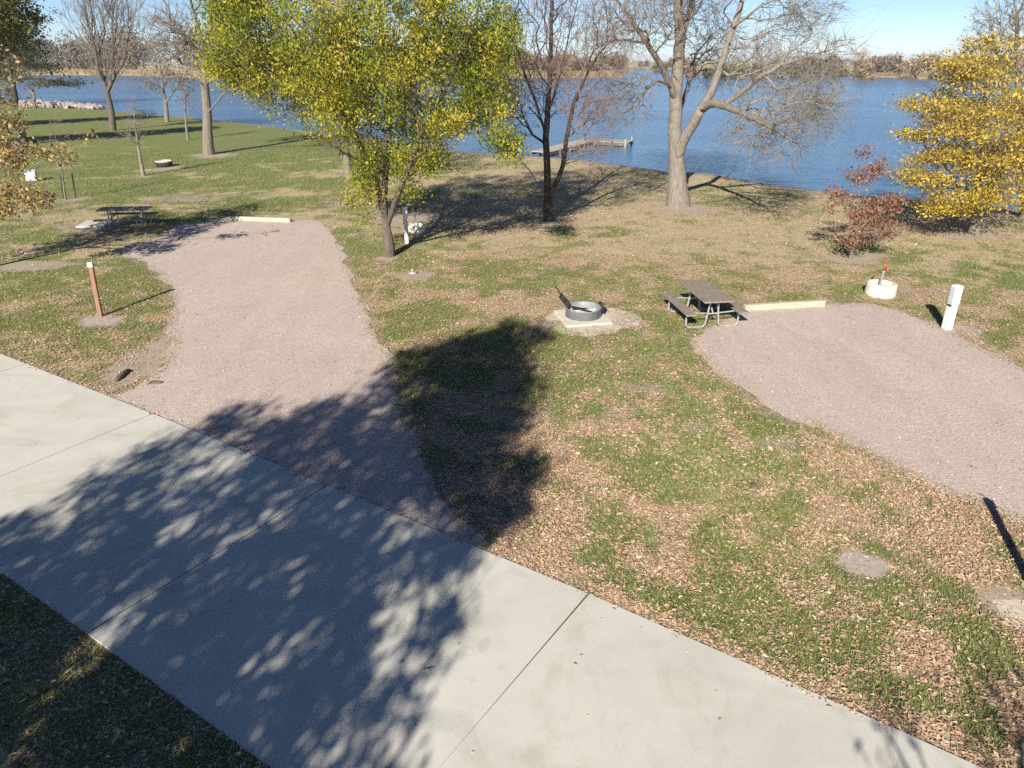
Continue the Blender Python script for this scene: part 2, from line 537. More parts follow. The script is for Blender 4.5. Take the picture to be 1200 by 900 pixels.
def green_mask(x, y):
    g = .53 + 1.0 * (fbm(x * .33, y * .33, 21, 4, .6) - .5) + 1.35 * (fbm(x * 1.5, y * 1.5, 25, 4, .65) - .5)
    g = g + .22 * sstep(-6, -18, x) * sstep(28, 36, y) + .25 * sstep(40, 60, y)
    g = g - .26 * sstep(20, 28, y) * sstep(-9, 0, x) - .05 * sstep(14, 8, y) * 0
    g = g + .16 * np.exp(-((x - 2.8) / 2.0) ** 2 - ((y - 13.0) / 2.0) ** 2) + .2 * sstep(4, 8, x) * sstep(10, 7.5, y)
    g = g + .1 * sstep(13, 18, x) * sstep(24, 16, y)
    return np.clip(g, 0, 1)
def dirt_mask(x, y):
    d = np.zeros(x.shape)
    for (cx, cy, rx, ry) in dirts:
        q = np.hypot((x - cx) / rx, (y - cy) / ry) + 1.9 * (fbm(x * 1.6 + cx, y * 1.6, 71, 5, .65) - .5)
        w = .62 if (rx, ry) in weak else 1.0
        d = np.maximum(d, w * (1.08 - sstep(.45, 1.45, q) * 1.08))
    dr = dist_poly(x, y, road_far)
    d = np.maximum(d, .62 * sstep(.55, .08, dr))
    L = land_d(x, y)
    d = np.maximum(d, .85 * sstep(.2, .8, L) * sstep(3.0, 1.6, L))
    for pc in (pad_a_c, pad_b_c):
        dp = dist_poly(x, y, pc, True)
        d = np.maximum(d, .6 * sstep(.5, .05, dp))
    return d

# ---- the ground sheet
def axis(a, b, step): return np.arange(a, b, step)
gx = np.concatenate([[-6000, -2500, -1400, -900], axis(-600, -120, 12), axis(-120, -20, 1.4), axis(-20, 20, .14), axis(20, 60, 1.0), axis(60, 420, 9), [450, 700, 1200, 2400, 6000]])
gy = np.concatenate([[-900, -200, -60, -20], axis(-10, 3, 1.0), axis(3, 34, .14), axis(34, 60, .5), axis(60, 140, 1.1), axis(140, 240, 10), axis(240, 680, 5), [720, 900, 1500, 3000, 8000]])
X, Y = np.meshgrid(gx, gy)
Z = gz(X, Y)
nx, ny = len(gx), len(gy)
ii = np.arange(nx * ny).reshape(ny, nx)
quads = np.stack([ii[:-1, :-1], ii[:-1, 1:], ii[1:, 1:], ii[1:, :-1]], -1).reshape(-1, 4)
xs, ys = X.ravel(), Y.ravel()
msk = np.stack([green_mask(xs, ys) * np.where(ys > 150, .3, 1.0), dirt_mask(xs, ys), np.zeros(len(xs))], 1)
ground = mesh_np('ground', np.stack([xs, ys, Z.ravel()], 1), [quads], M['ground'], vcol=msk, smooth=True)
tag(ground, kind='structure')
wtr = mesh_np('lake_water', [(-6000, 20, -.5), (6000, 20, -.5), (6000, 9000, -.5), (-6000, 9000, -.5)], [np.array([[0, 1, 2, 3]])], M['water'])
tag(wtr, kind='structure')

def sheet(name, poly, z, mat):
    P = [Vector((x, y, 0)) for x, y in poly]
    tris = tessellate_polygon([P])
    o = mesh_np(name, [(x, y, z) for x, y in poly], [np.array(tris)], mat)
    me = o.data
    import bmesh
    bm = bmesh.new(); bm.from_mesh(me)
    bmesh.ops.recalc_face_normals(bm, faces=bm.faces)
    if bm.faces and sum(f.normal.z for f in bm.faces) < 0:
        bmesh.ops.reverse_faces(bm, faces=bm.faces)
    bm.to_mesh(me); bm.free()
    return tag(o, kind='structure')
sheet('gravel_pad', pad_a, .006, M['gravel'])
sheet('gravel_pad', pad_b, .006, M['gravel'])

def patch(u, v, ru, rv, z, mat, seed):
    cx, cy, rx, ry = blob(u, v, ru, rv)
    pl = [(cx + rx * math.cos(a), cy + ry * math.sin(a)) for a in np.linspace(0, 2 * math.pi, 28, endpoint=False)]
    sheet('gravel_patch', ragged(pl, .32, .07, seed), z, mat)
patch(692, 376, 57, 16, .004, M['pale_gravel'], 31)
patch(1016, 664, 38, 17, .004, M['grey_soil'], 32)
patch(1200, 716, 36, 24, .004, M['pale_gravel'], 33)
patch(118, 376, 30, 7, .004, M['grey_soil'], 34)
patch(1130, 387, 18, 5, .004, M['grey_soil'], 35)

# ---- the concrete road: one slab per bay, dark joints between
def edge_at(poly, s0):
    P = np.array(poly); L = np.concatenate([[0], np.cumsum(np.linalg.norm(np.diff(P, axis=0), axis=1))])
    return np.array([np.interp(s0, L, P[:, 0]), np.interp(s0, L, P[:, 1])]), L
Pj, L_ = edge_at(road_far, 0)
# distance along the far edge of the three joints seen in the photo
jpts = g2([(180, 486), (384, 570), (690, 697)])
sj = [22.0 + np.linalg.norm(np.array(edge[2]) - np.array(edge[1]))]
sj.append(sj[0] + np.linalg.norm(np.array(jpts[1]) - np.array(jpts[0])))
sj.append(sj[1] + np.linalg.norm(np.array(jpts[2]) - np.array(jpts[1])))
bay = (sj[2] - sj[0]) / 2
cuts = [sj[0] - bay * k for k in range(6, 0, -1)] + sj + [sj[2] + bay * k for k in range(1, 9)]
cuts = [c for c in cuts if 0 < c < L_[-1] - .5]
mb = MB()
road_top = .028
for a, b in zip(cuts[:-1], cuts[1:]):
    a2, b2 = a + .012, b - .012
    k = 5
    ss = np.linspace(a2, b2, k)
    fr = [edge_at(road_far, s)[0] for s in ss]
    nr = []
    for s in ss:
        p, _ = edge_at(road_far, s)
        q, _ = edge_at(road_far, s + .05)
        t = (q - p) / np.linalg.norm(q - p)
        nr.append(p + np.array([t[1], -t[0]]) * ROADW)
    vs, fs = [], []
    for P in (fr, nr):
        for z in (-.1, road_top - .008, road_top):
            ins = .008 if z == road_top else 0
            for i in range(k):
                d = (np.array((fr if P is nr else nr)[i]) - P[i]); d = d / np.linalg.norm(d) * ins
                vs.append((P[i][0] + d[0], P[i][1] + d[1], z))
    def id_(side, lev, i): return side * 3 * k + lev * k + i
    for i in range(k - 1):
        for lev in (0, 1):
            fs.append((id_(0, lev, i + 1), id_(0, lev, i), id_(0, lev + 1, i), id_(0, lev + 1, i + 1)))
            fs.append((id_(1, lev, i), id_(1, lev, i + 1), id_(1, lev + 1, i + 1), id_(1, lev + 1, i)))
        fs.append((id_(0, 2, i), id_(1, 2, i), id_(1, 2, i + 1), id_(0, 2, i + 1)))
    for i in (0, k - 1):
        f = (id_(0, 0, i), id_(1, 0, i), id_(1, 2, i), id_(0, 2, i))
        fs.append(f if i == 0 else f[::-1])
    mb.add(vs, fs)
tag(mb.build('road', M['concrete']), kind='structure')
mj = MB()
for c in cuts:
    p, _ = edge_at(road_far, c); q, _ = edge_at(road_far, c + .05)
    t = (q - p) / np.linalg.norm(q - p); n_ = np.array([t[1], -t[0]])
    ce = p + n_ * ROADW / 2
    mj.box((ce[0], ce[1], -.02), (.022, ROADW - .03, .07), math.atan2(n_[1], n_[0]) - math.pi / 2)
tag(mj.build('road_joint', M['joint']), kind='structure')

# ------------------------------------------------------------------ grass and fallen leaves
RNG = np.random.default_rng(7)
def polar(n, r0, r1, half):
    r = RNG.uniform(r0, r1, n); a = RNG.uniform(-half, half, n)
    return r * np.sin(a), r * np.cos(a)
def pad_sel(x, y, grow=0.0):
    ina = inside(x, y, pad_a_c) | inside(x, y, pad_b_c)
    inr = inside(x, y, road_poly)
    ina = ina & ~inr
    return ina, inr
PAL_DRY = np.array([(.58, .40, .28), (.66, .49, .36), (.50, .315, .21), (.66, .54, .40), (.32, .19, .12), (.55, .43, .27), (.70, .61, .48), (.50, .33, .225), (.58, .42, .30), (.60, .48, .31)])
def rand_unit(n):
    v = RNG.normal(size=(n, 3)); return v / np.linalg.norm(v, axis=1)[:, None]
def leaf_quads(C, ln, wd, axis_dir, nrm, fold=.25):
    """rhombic leaves: centre C, length along axis_dir, normal nrm"""
    a = axis_dir / np.linalg.norm(axis_dir, axis=1)[:, None]
    s = np.cross(nrm, a); s /= (np.linalg.norm(s, axis=1)[:, None] + 1e-9)
    n2 = np.cross(a, s)
    ln = ln[:, None]; wd = wd[:, None]
    V = np.stack([C - a * ln * .5, C + s * wd * .5 + n2 * wd * fold - a * ln * .05, C + a * ln * .5, C - s * wd * .5 + n2 * wd * fold - a * ln * .05], 1)
    n = len(C)
    i = np.arange(n)[:, None] * 4
    return V.reshape(-1, 3), np.concatenate([i, i + 1, i + 2, i + 3], 1)

def side(x, y): return np.interp(x, [p[0] for p in road_near[::1]], [p[1] for p in road_near[::1]]) > y
def fallen(n, r0, r1, half, size, name):
    x, y = polar(n, r0, r1, half)
    ina, inr = pad_sel(x, y)
    gm = green_mask(x, y)
    litter = (.19 + .60 * sstep(.70, .36, gm + .9 * (fbm(x * 2.6, y * 2.6, 43, 3, .6) - .5))) * np.clip(.35 + 1.4 * fbm(x * .8, y * .8, 41, 4, .6), 0, 1.3)
    litter *= np.where(land_d(x, y) < 1.0, 0, 1) * (1 - .55 * sstep(28, 40, y))
    dm = dirt_mask(x, y)
    litter *= 1 - .70 * sstep(.8, 1.05, dm)
    litter *= np.where(side(x, y), .35, 1.0)
    dr = dist_poly(x, y, road_far)
    litter = np.maximum(litter, .9 * sstep(.5, .05, dr) * ~ina * .8)
    edge_a = np.minimum(dist_poly(x, y, pad_a_c, True), dist_poly(x, y, pad_b_c, True))
    p = np.where(ina, .006 + .3 * sstep(.35, 0, edge_a), litter)
    p = np.where(inr, .0002 + .16 * sstep(.14, 0, dr) * (fbm(x * 1.5, y * 1.5, 47, 3) > .5), p)
    k = RNG.random(n) < p
    x, y, inr, ina = x[k], y[k], inr[k], ina[k]
    m = len(x)
    z = np.where(inr, road_top + .006, .012) + np.where(inr | ina, 0, RNG.random(m) * .022 * (1 - sstep(.4, .8, dm[k]))) + np.minimum(gz(x, y), 0)
    ang = RNG.uniform(0, 2 * math.pi, m)
    ax = np.stack([np.cos(ang), np.sin(ang), RNG.normal(0, .14, m)], 1)
    nr = np.stack([RNG.normal(0, .22, m), RNG.normal(0, .22, m), np.ones(m)], 1)
    L = size * RNG.lognormal(-.03, .34, m)
    V, Q = leaf_quads(np.stack([x, y, z], 1), L, L * RNG.uniform(.22, .50, m), ax, nr, .28)
    c = PAL_DRY[RNG.integers(0, len(PAL_DRY), m)] * np.array([1.10, 1.02, .96]) * RNG.uniform(.68, 1.12, (m, 1))
    return tag(mesh_np(name, V, [Q], M['litter'], fcol=c), kind='stuff')
fallen(720000, 4.2, 24, .80, .043, 'fallen_leaves')
fallen(130000, 24, 48, .72, .055, 'fallen_leaves')

def blades(n, r0, r1, half, hgt, wid, name):
    x, y = polar(n, r0, r1, half)
    ina, inr = pad_sel(x, y)
    gm = green_mask(x, y)
    dm = dirt_mask(x, y)
    p = sstep(.34, .60, gm + .9 * (fbm(x * 2.6, y * 2.6, 43, 3, .6) - .5)) * (1 - sstep(.35, .8, dm)) * ~ina * ~inr * (land_d(x, y) > 1.2)
    p = np.maximum(p, .75 * side(x, y))
    edge_a = np.minimum(dist_poly(x, y, pad_a_c, True), dist_poly(x, y, pad_b_c, True))
    p = np.maximum(p, .45 * ina * sstep(.22, 0, edge_a) * (fbm(x * 1.2, y * 1.2, 53, 3) > .45))
    k = RNG.random(n) < p
    x, y = x[k], y[k]; m = len(x)
    ang = RNG.uniform(0, 2 * math.pi, m)
    h = hgt * RNG.lognormal(0, .35, m); w = wid * RNG.uniform(.6, 1.2, m)
    lean = RNG.uniform(.5, 2.0, m)
    dx, dy = np.cos(ang), np.sin(ang)
    b = np.stack([x, y, np.zeros(m)], 1)
    s = np.stack([-dy * w, dx * w, np.zeros(m)], 1)
    tip = b + np.stack([dx * h * lean, dy * h * lean, h], 1)
    V = np.stack([b - s, b + s, tip], 1).reshape(-1, 3)
    i = np.arange(m)[:, None] * 3
    g = fbm(x * .6, y * .6, 61, 3)[:, None]
    c = np.array([(.12, .19, .044)]) * (1 - g) + np.array([(.26, .285, .085)]) * g
    dryb = RNG.random(m) < .16 + .35 * sstep(20, 30, y) * sstep(-12, -4, x)
    c[dryb] = (.40, .33, .18)
    c = c * RNG.uniform(.6, 1.25, (m, 1))
    return tag(mesh_np(name, V, [np.concatenate([i, i + 1, i + 2], 1)], M['grass'], fcol=c), kind='stuff')
blades(950000, 4.2, 26, .80, .034, .0055, 'grass')
blades(160000, 26, 60, .72, .07, .012, 'grass')

# ------------------------------------------------------------------ trees
def ell(n, c, r, rng, shell=.35):
    d = rng.normal(size=(n, 3)); d /= np.linalg.norm(d, axis=1)[:, None]
    rad = rng.random(n) ** shell
    return np.array(c) + d * rad[:, None] * np.array(r)
def lobes_px(L, Y, rng, shell=.4):
    """L: (u, v, ru, rv, dY, ry, n) ellipsoids that fill the crown"""
    out = []
    for (u, v, ru, rv, dY, ry, n) in L:
        c = PX(u, v, Y + dY); k = ppm(Y + dY, c[2])
        out.append(ell(n, c, (ru / k, ry, rv / k), rng, shell))
    return np.concatenate(out)
def resample(P, step):
    P = np.asarray(P, float)
    # smooth Catmull-Rom through the points
    if len(P) > 2:
        Q = np.vstack([2 * P[0] - P[1], P, 2 * P[-1] - P[-2]])
        out = []
        for i in range(1, len(Q) - 2):
            a, b, c, d = Q[i - 1:i + 3]
            for t in np.linspace(0, 1, 6, endpoint=False):
                out.append(.5 * (2 * b + (c - a) * t + (2 * a - 5 * b + 4 * c - d) * t * t + (3 * b - a - 3 * c + d) * t ** 3))
        out.append(P[-1]); P = np.array(out)
    L = np.concatenate([[0], np.cumsum(np.linalg.norm(np.diff(P, axis=0), axis=1))])
    n = max(2, int(L[-1] / step) + 1)
    s = np.linspace(0, L[-1], n)
    return np.stack([np.interp(s, L, P[:, k]) for k in range(3)], 1)

def skeleton(base, limbs, pts, rng, bf=.45, step=.4, bend=.35, jit=.06, minz=None):
    cap = 60000
    P = np.zeros((cap, 3)); par = np.full(cap, -1); D = np.zeros(cap)
    P[0] = base; n = 1
    for limb in limbs:
        R = resample(limb, step)
        if n > 1:
            j = int(np.argmin(np.linalg.norm(P[:n] - R[0], axis=1)))
        else:
            j = 0
        if n == 1: R = R[1:]
        for q in R:
            w = q + rng.normal(0, jit * step * .6, 3)
            P[n] = w; par[n] = j; D[n] = D[j] + np.linalg.norm(w - P[j]); j = n; n += 1
    init = n
    d0 = np.array([np.min(np.linalg.norm(P[:init] - p, axis=1)) for p in pts])
    lock = 1 if init > 4 else 0
    zmin = P[0][2] + (minz or 0)
    for i in np.argsort(d0):
        p = pts[i]
        if n > cap - 80: break
        d = np.linalg.norm(P[:n] - p, axis=1)
        cost = d + bf * D[:n]
        if minz: cost = cost + np.where(P[:n, 2] < zmin, 1e3, 0)
        j = int(np.argmin(cost))
        dd = d[j]
        m = max(1, int(math.ceil(dd / step)))
        pd = P[j] - P[par[j]] if par[j] >= 0 else np.array([0, 0, 1.0])
        pd = pd / (np.linalg.norm(pd) + 1e-9)
        ctrl = P[j] * .5 + p * .5 + pd * dd * bend * .5 + rng.normal(0, jit * dd, 3)
        q0 = P[j].copy(); jj = j
        for k in range(1, m + 1):
            t = k / m
            q = q0 * (1 - t) ** 2 + ctrl * 2 * t * (1 - t) + p * t * t
            if k < m: q = q + rng.normal(0, jit * step * .5, 3)
            P[n] = q; par[n] = jj; D[n] = D[jj] + np.linalg.norm(q - P[jj]); jj = n; n += 1
    return P[:n].copy(), par[:n].copy()

def tubes(chains):
    Vs, Qs, Ts = [], [], []
    b = 0
    for pts, rad in chains:
        n = len(pts)
        r0 = rad[0]
        k = 12 if r0 > .18 else 8 if r0 > .07 else 5 if r0 > .025 else 3
        T = np.gradient(pts, axis=0) if n > 2 else np.repeat((pts[-1] - pts[0])[None], n, 0)
        T = T / (np.linalg.norm(T, axis=1)[:, None] + 1e-9)
        ref = np.zeros(3); ref[int(np.argmin(np.abs(T.mean(0))))] = 1
        U = np.cross(T, ref); U /= (np.linalg.norm(U, axis=1)[:, None] + 1e-9)
        W = np.cross(T, U)
        a = 2 * math.pi * np.arange(k) / k
        ring = pts[:, None, :] + (U[:, None, :] * np.cos(a)[None, :, None] + W[:, None, :] * np.sin(a)[None, :, None]) * rad[:, None, None]
        Vs.append(ring.reshape(-1, 3))
        i = np.arange(n - 1)[:, None] * k; j = np.arange(k)[None]; j2 = (j + 1) % k
        Qs.append(np.stack([b + i + j, b + i + k + j, b + i + k + j2, b + i + j2], -1).reshape(-1, 4))
        b += n * k
    return np.concatenate(Vs), np.concatenate(Qs)

def slivers(P, Dv, L, R):
    """thin three-sided tapering twigs, slightly bent"""
    n = len(P)
    Dv = Dv / (np.linalg.norm(Dv, axis=1)[:, None] + 1e-9)
    ref = np.tile([.3, .2, .93], (n, 1))
    U = np.cross(Dv, ref); U /= (np.linalg.norm(U, axis=1)[:, None] + 1e-9)
    W = np.cross(Dv, U)
    V = np.zeros((n, 7, 3))
    mid = P + Dv * L[:, None] * .5
    tip = P + Dv * L[:, None] + U * (L * RNG.normal(0, .16, n))[:, None] + np.array([0, 0, 1]) * (L * RNG.normal(0, .08, n))[:, None]
    for k in range(3):
        a = 2 * math.pi * k / 3
        o = (U * math.cos(a) + W * math.sin(a)) * R[:, None]
        V[:, k] = P + o
        V[:, 3 + k] = mid + o * .75
    V[:, 6] = tip
    i = np.arange(n)[:, None] * 7
    Q = np.concatenate([np.concatenate([i + a, i + b_, i + 3 + b_, i + 3 + a], 1) for a, b_ in ((0, 1), (1, 2), (2, 0))])
    T = np.concatenate([np.concatenate([i + 3 + a, i + 3 + b_, i + 6], 1) for a, b_ in ((0, 1), (1, 2), (2, 0))])
    return V.reshape(-1, 3), Q, T

def make_tree(name, label, cat, base, limbs, pts, R0, tip=.008, bark='bark_grey', twig='twig_grey', bf=.45, step=.4, seed=0, group=None,
              spray=(0, .5, .006), leaves=None, bend=.35, jit=.06, minz=None, up=.25, flare=.45, cut=.28):
    """leaves: dict(n=per tip, spread, size, pal, droop, keep)"""
    rng = np.random.default_rng(seed)
    base = np.array([base[0], base[1], float(gz(np.array([base[0]]), np.array([base[1]]))[0])])
    limbs = [np.array(l) for l in limbs]
    limbs[0] = np.vstack([base, limbs[0][1:]]) if np.linalg.norm(limbs[0][0][:2] - base[:2]) < .8 else np.vstack([base, limbs[0]])
    P, par = skeleton(base, limbs, pts, rng, bf, step, bend, jit, minz)
    n = len(P)
    kids = np.zeros(n, int)
    for i in range(1, n): kids[par[i]] += 1
    ntip = max(2, int((kids == 0).sum()))
    e = float(np.clip(math.log(ntip) / math.log(R0 / tip), 1.5, 3.4))
    A = np.zeros(n)
    for i in range(n - 1, -1, -1):
        if A[i] == 0: A[i] = tip ** e
        if par[i] >= 0: A[par[i]] += A[i]
    R = A ** (1 / e)
    R *= R0 / R[0] if R[0] > 0 else 1
    R = np.maximum(R, tip)
    h = P[:, 2] - base[2]
    Rf = R * (1 + flare * np.clip(1 - h / (R0 * 2.6), 0, 1) ** 2 * (R > R0 * .6))
    main = np.full(n, -1)
    best = np.zeros(n)
    for i in range(1, n):
        if R[i] > best[par[i]]: best[par[i]] = R[i]; main[par[i]] = i
    thick, thin = [], []
    starts = [0] + [i for i in range(1, n) if main[par[i]] != i]
    for s in starts:
        idx = [] if s == 0 else [par[s]]
        i = s
        while i >= 0:
            idx.append(i); i = main[i]
        if len(idx) < 2: continue
        pp = P[idx].copy(); rr = Rf[idx].copy()
        if s != 0: rr[0] = min(rr[0], rr[1] * 1.25)
        rr[-1] *= .45
        if len(rr) > 6:
            for _ in range(10 if rr[1] > R0 * .3 else 4): rr[1:-1] = (rr[:-2] + rr[1:-1] * 2 + rr[2:]) / 4
        if s == 0: pp[0, 2] -= .15
        (thick if rr[1] > R0 * cut else thin).append((pp, rr))
    root = thing(name, label, cat, base, group=group)
    V, Q = tubes(thick)
    mesh_np('trunk', V - base, [Q], M[bark], root, smooth=True)
    ns, sL, sR = spray
    faces, Vb = [], []
    tipi = np.where(kids == 0)[0]
    off = 0
    if thin:
        V, Q = tubes(thin); Vb.append(V); faces.append(Q); off = len(V)
    tp = P[tipi]; td = P[tipi] - P[par[tipi]]
    td = td / (np.linalg.norm(td, axis=1)[:, None] + 1e-9)
    ends = tp
    if ns > 0:
        thinN = np.where(R < tip * 3.2)[0]
        src = np.concatenate([np.repeat(tipi, ns), rng.choice(thinN, min(len(thinN), len(tipi) * max(1, ns // 2)))]) if len(thinN) else np.repeat(tipi, ns)
        sp = P[src]; sd = P[src] - P[np.maximum(par[src], 0)]
        sd = sd / (np.linalg.norm(sd, axis=1)[:, None] + 1e-9) + rng.normal(0, .55, sp.shape) + np.array([0, 0, up])
        L = sL * rng.lognormal(0, .4, len(sp))
        V, Q3, T3 = slivers(sp, sd, L, np.full(len(sp), sR))
        Vb.append(V); faces += [Q3 + off, T3 + off]
    if Vb:
        mesh_np('branches', np.concatenate(Vb) - base, faces, M[twig], root, smooth=True)
    if leaves:
        k = leaves['n']
        keep = rng.random(len(ends)) < leaves.get('keep', 1.0)
        E_, cl = ends[keep], rng.random(keep.sum())
        cnt = np.maximum(1, rng.poisson(k, len(E_)))
        rep = np.repeat(np.arange(len(E_)), cnt)
        C = E_[rep] + rng.normal(0, 1, (len(rep), 3)) * np.array(leaves['spread'])
        m = len(C)
        sz = leaves['size'] * rng.lognormal(0, .28, m)
        dr = leaves.get('droop', .5)
        ax = rand_unit(m) * (1 - dr) + np.array([0, 0, -1.0]) * dr + np.concatenate([rng.normal(0, .3, (m, 2)), np.zeros((m, 1))], 1)
        flat = leaves.get('flat', 0.0)
        nr = rand_unit(m) * (1 - flat) + np.array([0, 0, 1.0]) * flat
        V, Q = leaf_quads(C, sz, sz * leaves.get('w', .5), ax, nr, .2)
        pal = np.array(leaves['pal'])
        x_ = np.clip(cl[rep] * .75 + rng.random(m) * .5 - .12, 0, .999) * (len(pal) - 1)
        lo = x_.astype(int); fr = (x_ - lo)[:, None]
        c = pal[lo] * (1 - fr) + pal[np.minimum(lo + 1, len(pal) - 1)] * fr
        c = c * rng.uniform(.72, 1.2, (m, 1))
        mesh_np('crown', V - base, [Q], M['leaf'], root, fcol=c)
    return root

def pxl(pts, Y):       # limb from (u, v, dY) triples
    return [PX(u, v, Y + d) for u, v, d in pts]

def shade_lobe(S, z, rxy, rz, n, rng):
    c = np.array([S[0] - KSH * z * SD[0], S[1] - KSH * z * SD[1], z])
    return ell(n, c, (rxy, rxy, rz), rng, .45)

# -- the big bare cottonwood by the shore
r_ = np.random.default_rng(100)
b = at(795, 241); Yb = b[1]
limbs = [pxl([(795, 241, 0), (794, 215, 0), (793, 190, 0), (792, 160, 0), (791, 125, .1), (794, 85, .2), (797, 42, 0), (795, 0, -.3), (800, -60, 0), (806, -140, .5)], Yb),
         pxl([(790, 112, 0), (776, 80, -.6), (756, 46, -1.2), (737, 20, -1.5), (716, -12, -1.6), (690, -70, -2)], Yb),
         pxl([(757, 50, -1.2), (738, 48, -1.8), (715, 47, -2.5), (694, 55, -3)], Yb),
         pxl([(797, 44, 0), (808, 12, .8), (820, -35, 1.6), (832, -110, 2.5)], Yb),
         pxl([(793, 186, -.1), (800, 166, -.3), (813, 143, -.7), (829, 114, -1.2), (843, 82, -1.2), (856, 40, -1), (868, 8, -.8), (880, -45, -.5), (892, -130, 0)], Yb),
         pxl([(858, 34, -1), (880, 16, -1.8), (905, 1, -2.4), (935, -8, -3)], Yb),
         pxl([(822, 128, -1.0), (832, 121, -1.5), (847, 124, -2.4), (866, 131, -3.6), (890, 142, -5), (912, 155, -6.5), (935, 168, -7.6)], Yb),
         pxl([(846, 124, -2.2), (872, 106, -2.8), (892, 90, -3.2), (922, 74, -3.6), (955, 64, -4), (990, 52, -4.4)], Yb),
         pxl([(793, 160, .3), (797, 130, 1.2), (806, 102, 2.4), (815, 66, 3.6), (835, 42, 4.6), (858, 22, 5.2)], Yb),
         pxl([(790, 104, 0), (776, 96, -1), (768, 96, -1.6), (755, 108, -2.4), (745, 125, -3)], Yb)]
pts = lobes_px([(905, 150, 55, 42, -6, 2.6, 210), (950, 120, 42, 34, -5, 2.2, 150), (960, 70, 38, 32, -4, 2.2, 140), (890, 75, 48, 40, -2, 2.5, 170), (930, 15, 52, 34, -2.5, 2.2, 170),
                (740, 22, 52, 38, -2, 2.2, 260), (800, 0, 60, 60, 0, 3.0, 330), (850, -90, 90, 70, 0, 4.5, 560), (780, -130, 110, 80, 0, 5, 900), (745, 110, 28, 34, -2.5, 1.4, 90), (835, 60, 40, 40, 4, 2.2, 200)], Yb, r_, .6)
make_tree('cottonwood_tree', 'huge pale-barked leafless tree with thick forking limbs standing alone at the water edge', 'tree', b, limbs, pts, .38, .009, 'bark_pale', 'twig_pale', .35, .35, 1,
          spray=(6, .85, .0065), jit=.09, minz=2.6, up=.0, flare=.55, cut=.16)

# -- the bare dark tree left of it
b = at(643, 259); Yb = b[1]
limbs = [pxl([(643, 259, 0), (642, 225, 0), (641, 190, 0), (640, 160, 0), (642, 125, 0), (645, 80, .1), (646, 25, .2), (649, -50, 0), (652, -120, 0)], Yb),
         pxl([(640, 165, 0), (634, 140, -.3), (624, 110, -.5), (614, 84, -.8), (604, 50, -1), (596, 0, -1.2)], Yb),
         pxl([(643, 232, 0), (650, 218, -.3), (659, 196, -.6), (664, 160, -.8), (674, 118, -1), (692, 78, -1.2), (716, 45, -1.4), (736, 0, -1.6)], Yb),
         pxl([(641, 234, 0), (630, 214, -.5), (618, 196, -1), (604, 184, -1.6)], Yb),
         pxl([(641, 135, 0), (650, 110, .8), (660, 70, 1.2), (672, 20, 1.6), (690, -40, 2)], Yb),
         pxl([(641, 150, 0), (622, 128, .9), (600, 118, 1.6), (578, 112, 2)], Yb)]
r_ = np.random.default_rng(101)
pts = lobes_px([(650, 90, 55, 50, 0, 2.2, 300), (695, 125, 42, 42, -1, 1.8, 230), (602, 125, 38, 42, 0, 1.8, 200), (650, 15, 70, 60, 0, 2.6, 380), (705, 50, 38, 45, -1, 1.6, 200), (655, -80, 90, 70, 0, 3, 330), (600, 40, 30, 50, -1, 1.6, 130), (690, 180, 22, 16, -1, 1, 50)], Yb, r_, .6)
make_tree('ash_tree', 'bare dark-trunked tree with fine pinkish twigs between the green tree and the huge pale tree', 'tree', b, limbs, pts, .16, .007, 'bark_dark', 'twig_pink', .5, .32, 2,
          spray=(4, .6, .0055), jit=.06, minz=1.0, up=.3, cut=.2,
          leaves=dict(n=1, spread=(.2, .2, .2), size=.07, pal=[(.22, .12, .08), (.34, .2, .14)], keep=.25))

# -- the green-yellow tree beside the left gravel pad
GREEN = [(.07, .105, .018), (.14, .19, .024), (.24, .285, .030), (.36, .365, .034), (.47, .415, .040), (.52, .37, .07)]  # darkest greens put the crown's shaded depth into the leaf colour
b = at(455, 300); Yb = b[1]
limbs = [pxl([(455, 300, 0), (455, 280, 0), (452, 262, 0), (446, 235, .2), (436, 200, .4), (420, 165, .6), (398, 125, .8), (370, 80, 1), (340, 30, 1), (310, -40, 1)], Yb),
         pxl([(453, 264, 0), (450, 240, -.2), (452, 200, -.4), (456, 150, -.5), (452, 90, -.4), (446, 20, 0), (440, -90, 0)], Yb),
         pxl([(454, 264, 0), (462, 238, -.4), (472, 215, -.8), (486, 180, -1.2), (505, 135, -1.4), (530, 90, -1.4), (555, 30, -1.2), (570, -40, -1)], Yb),
         pxl([(482, 188, -1.2), (510, 170, -2), (545, 155, -2.6), (588, 150, -3)], Yb),
         pxl([(437, 204, .4), (415, 185, -.6), (392, 172, -1.4), (360, 150, -2)], Yb)]
r_ = np.random.default_rng(102)
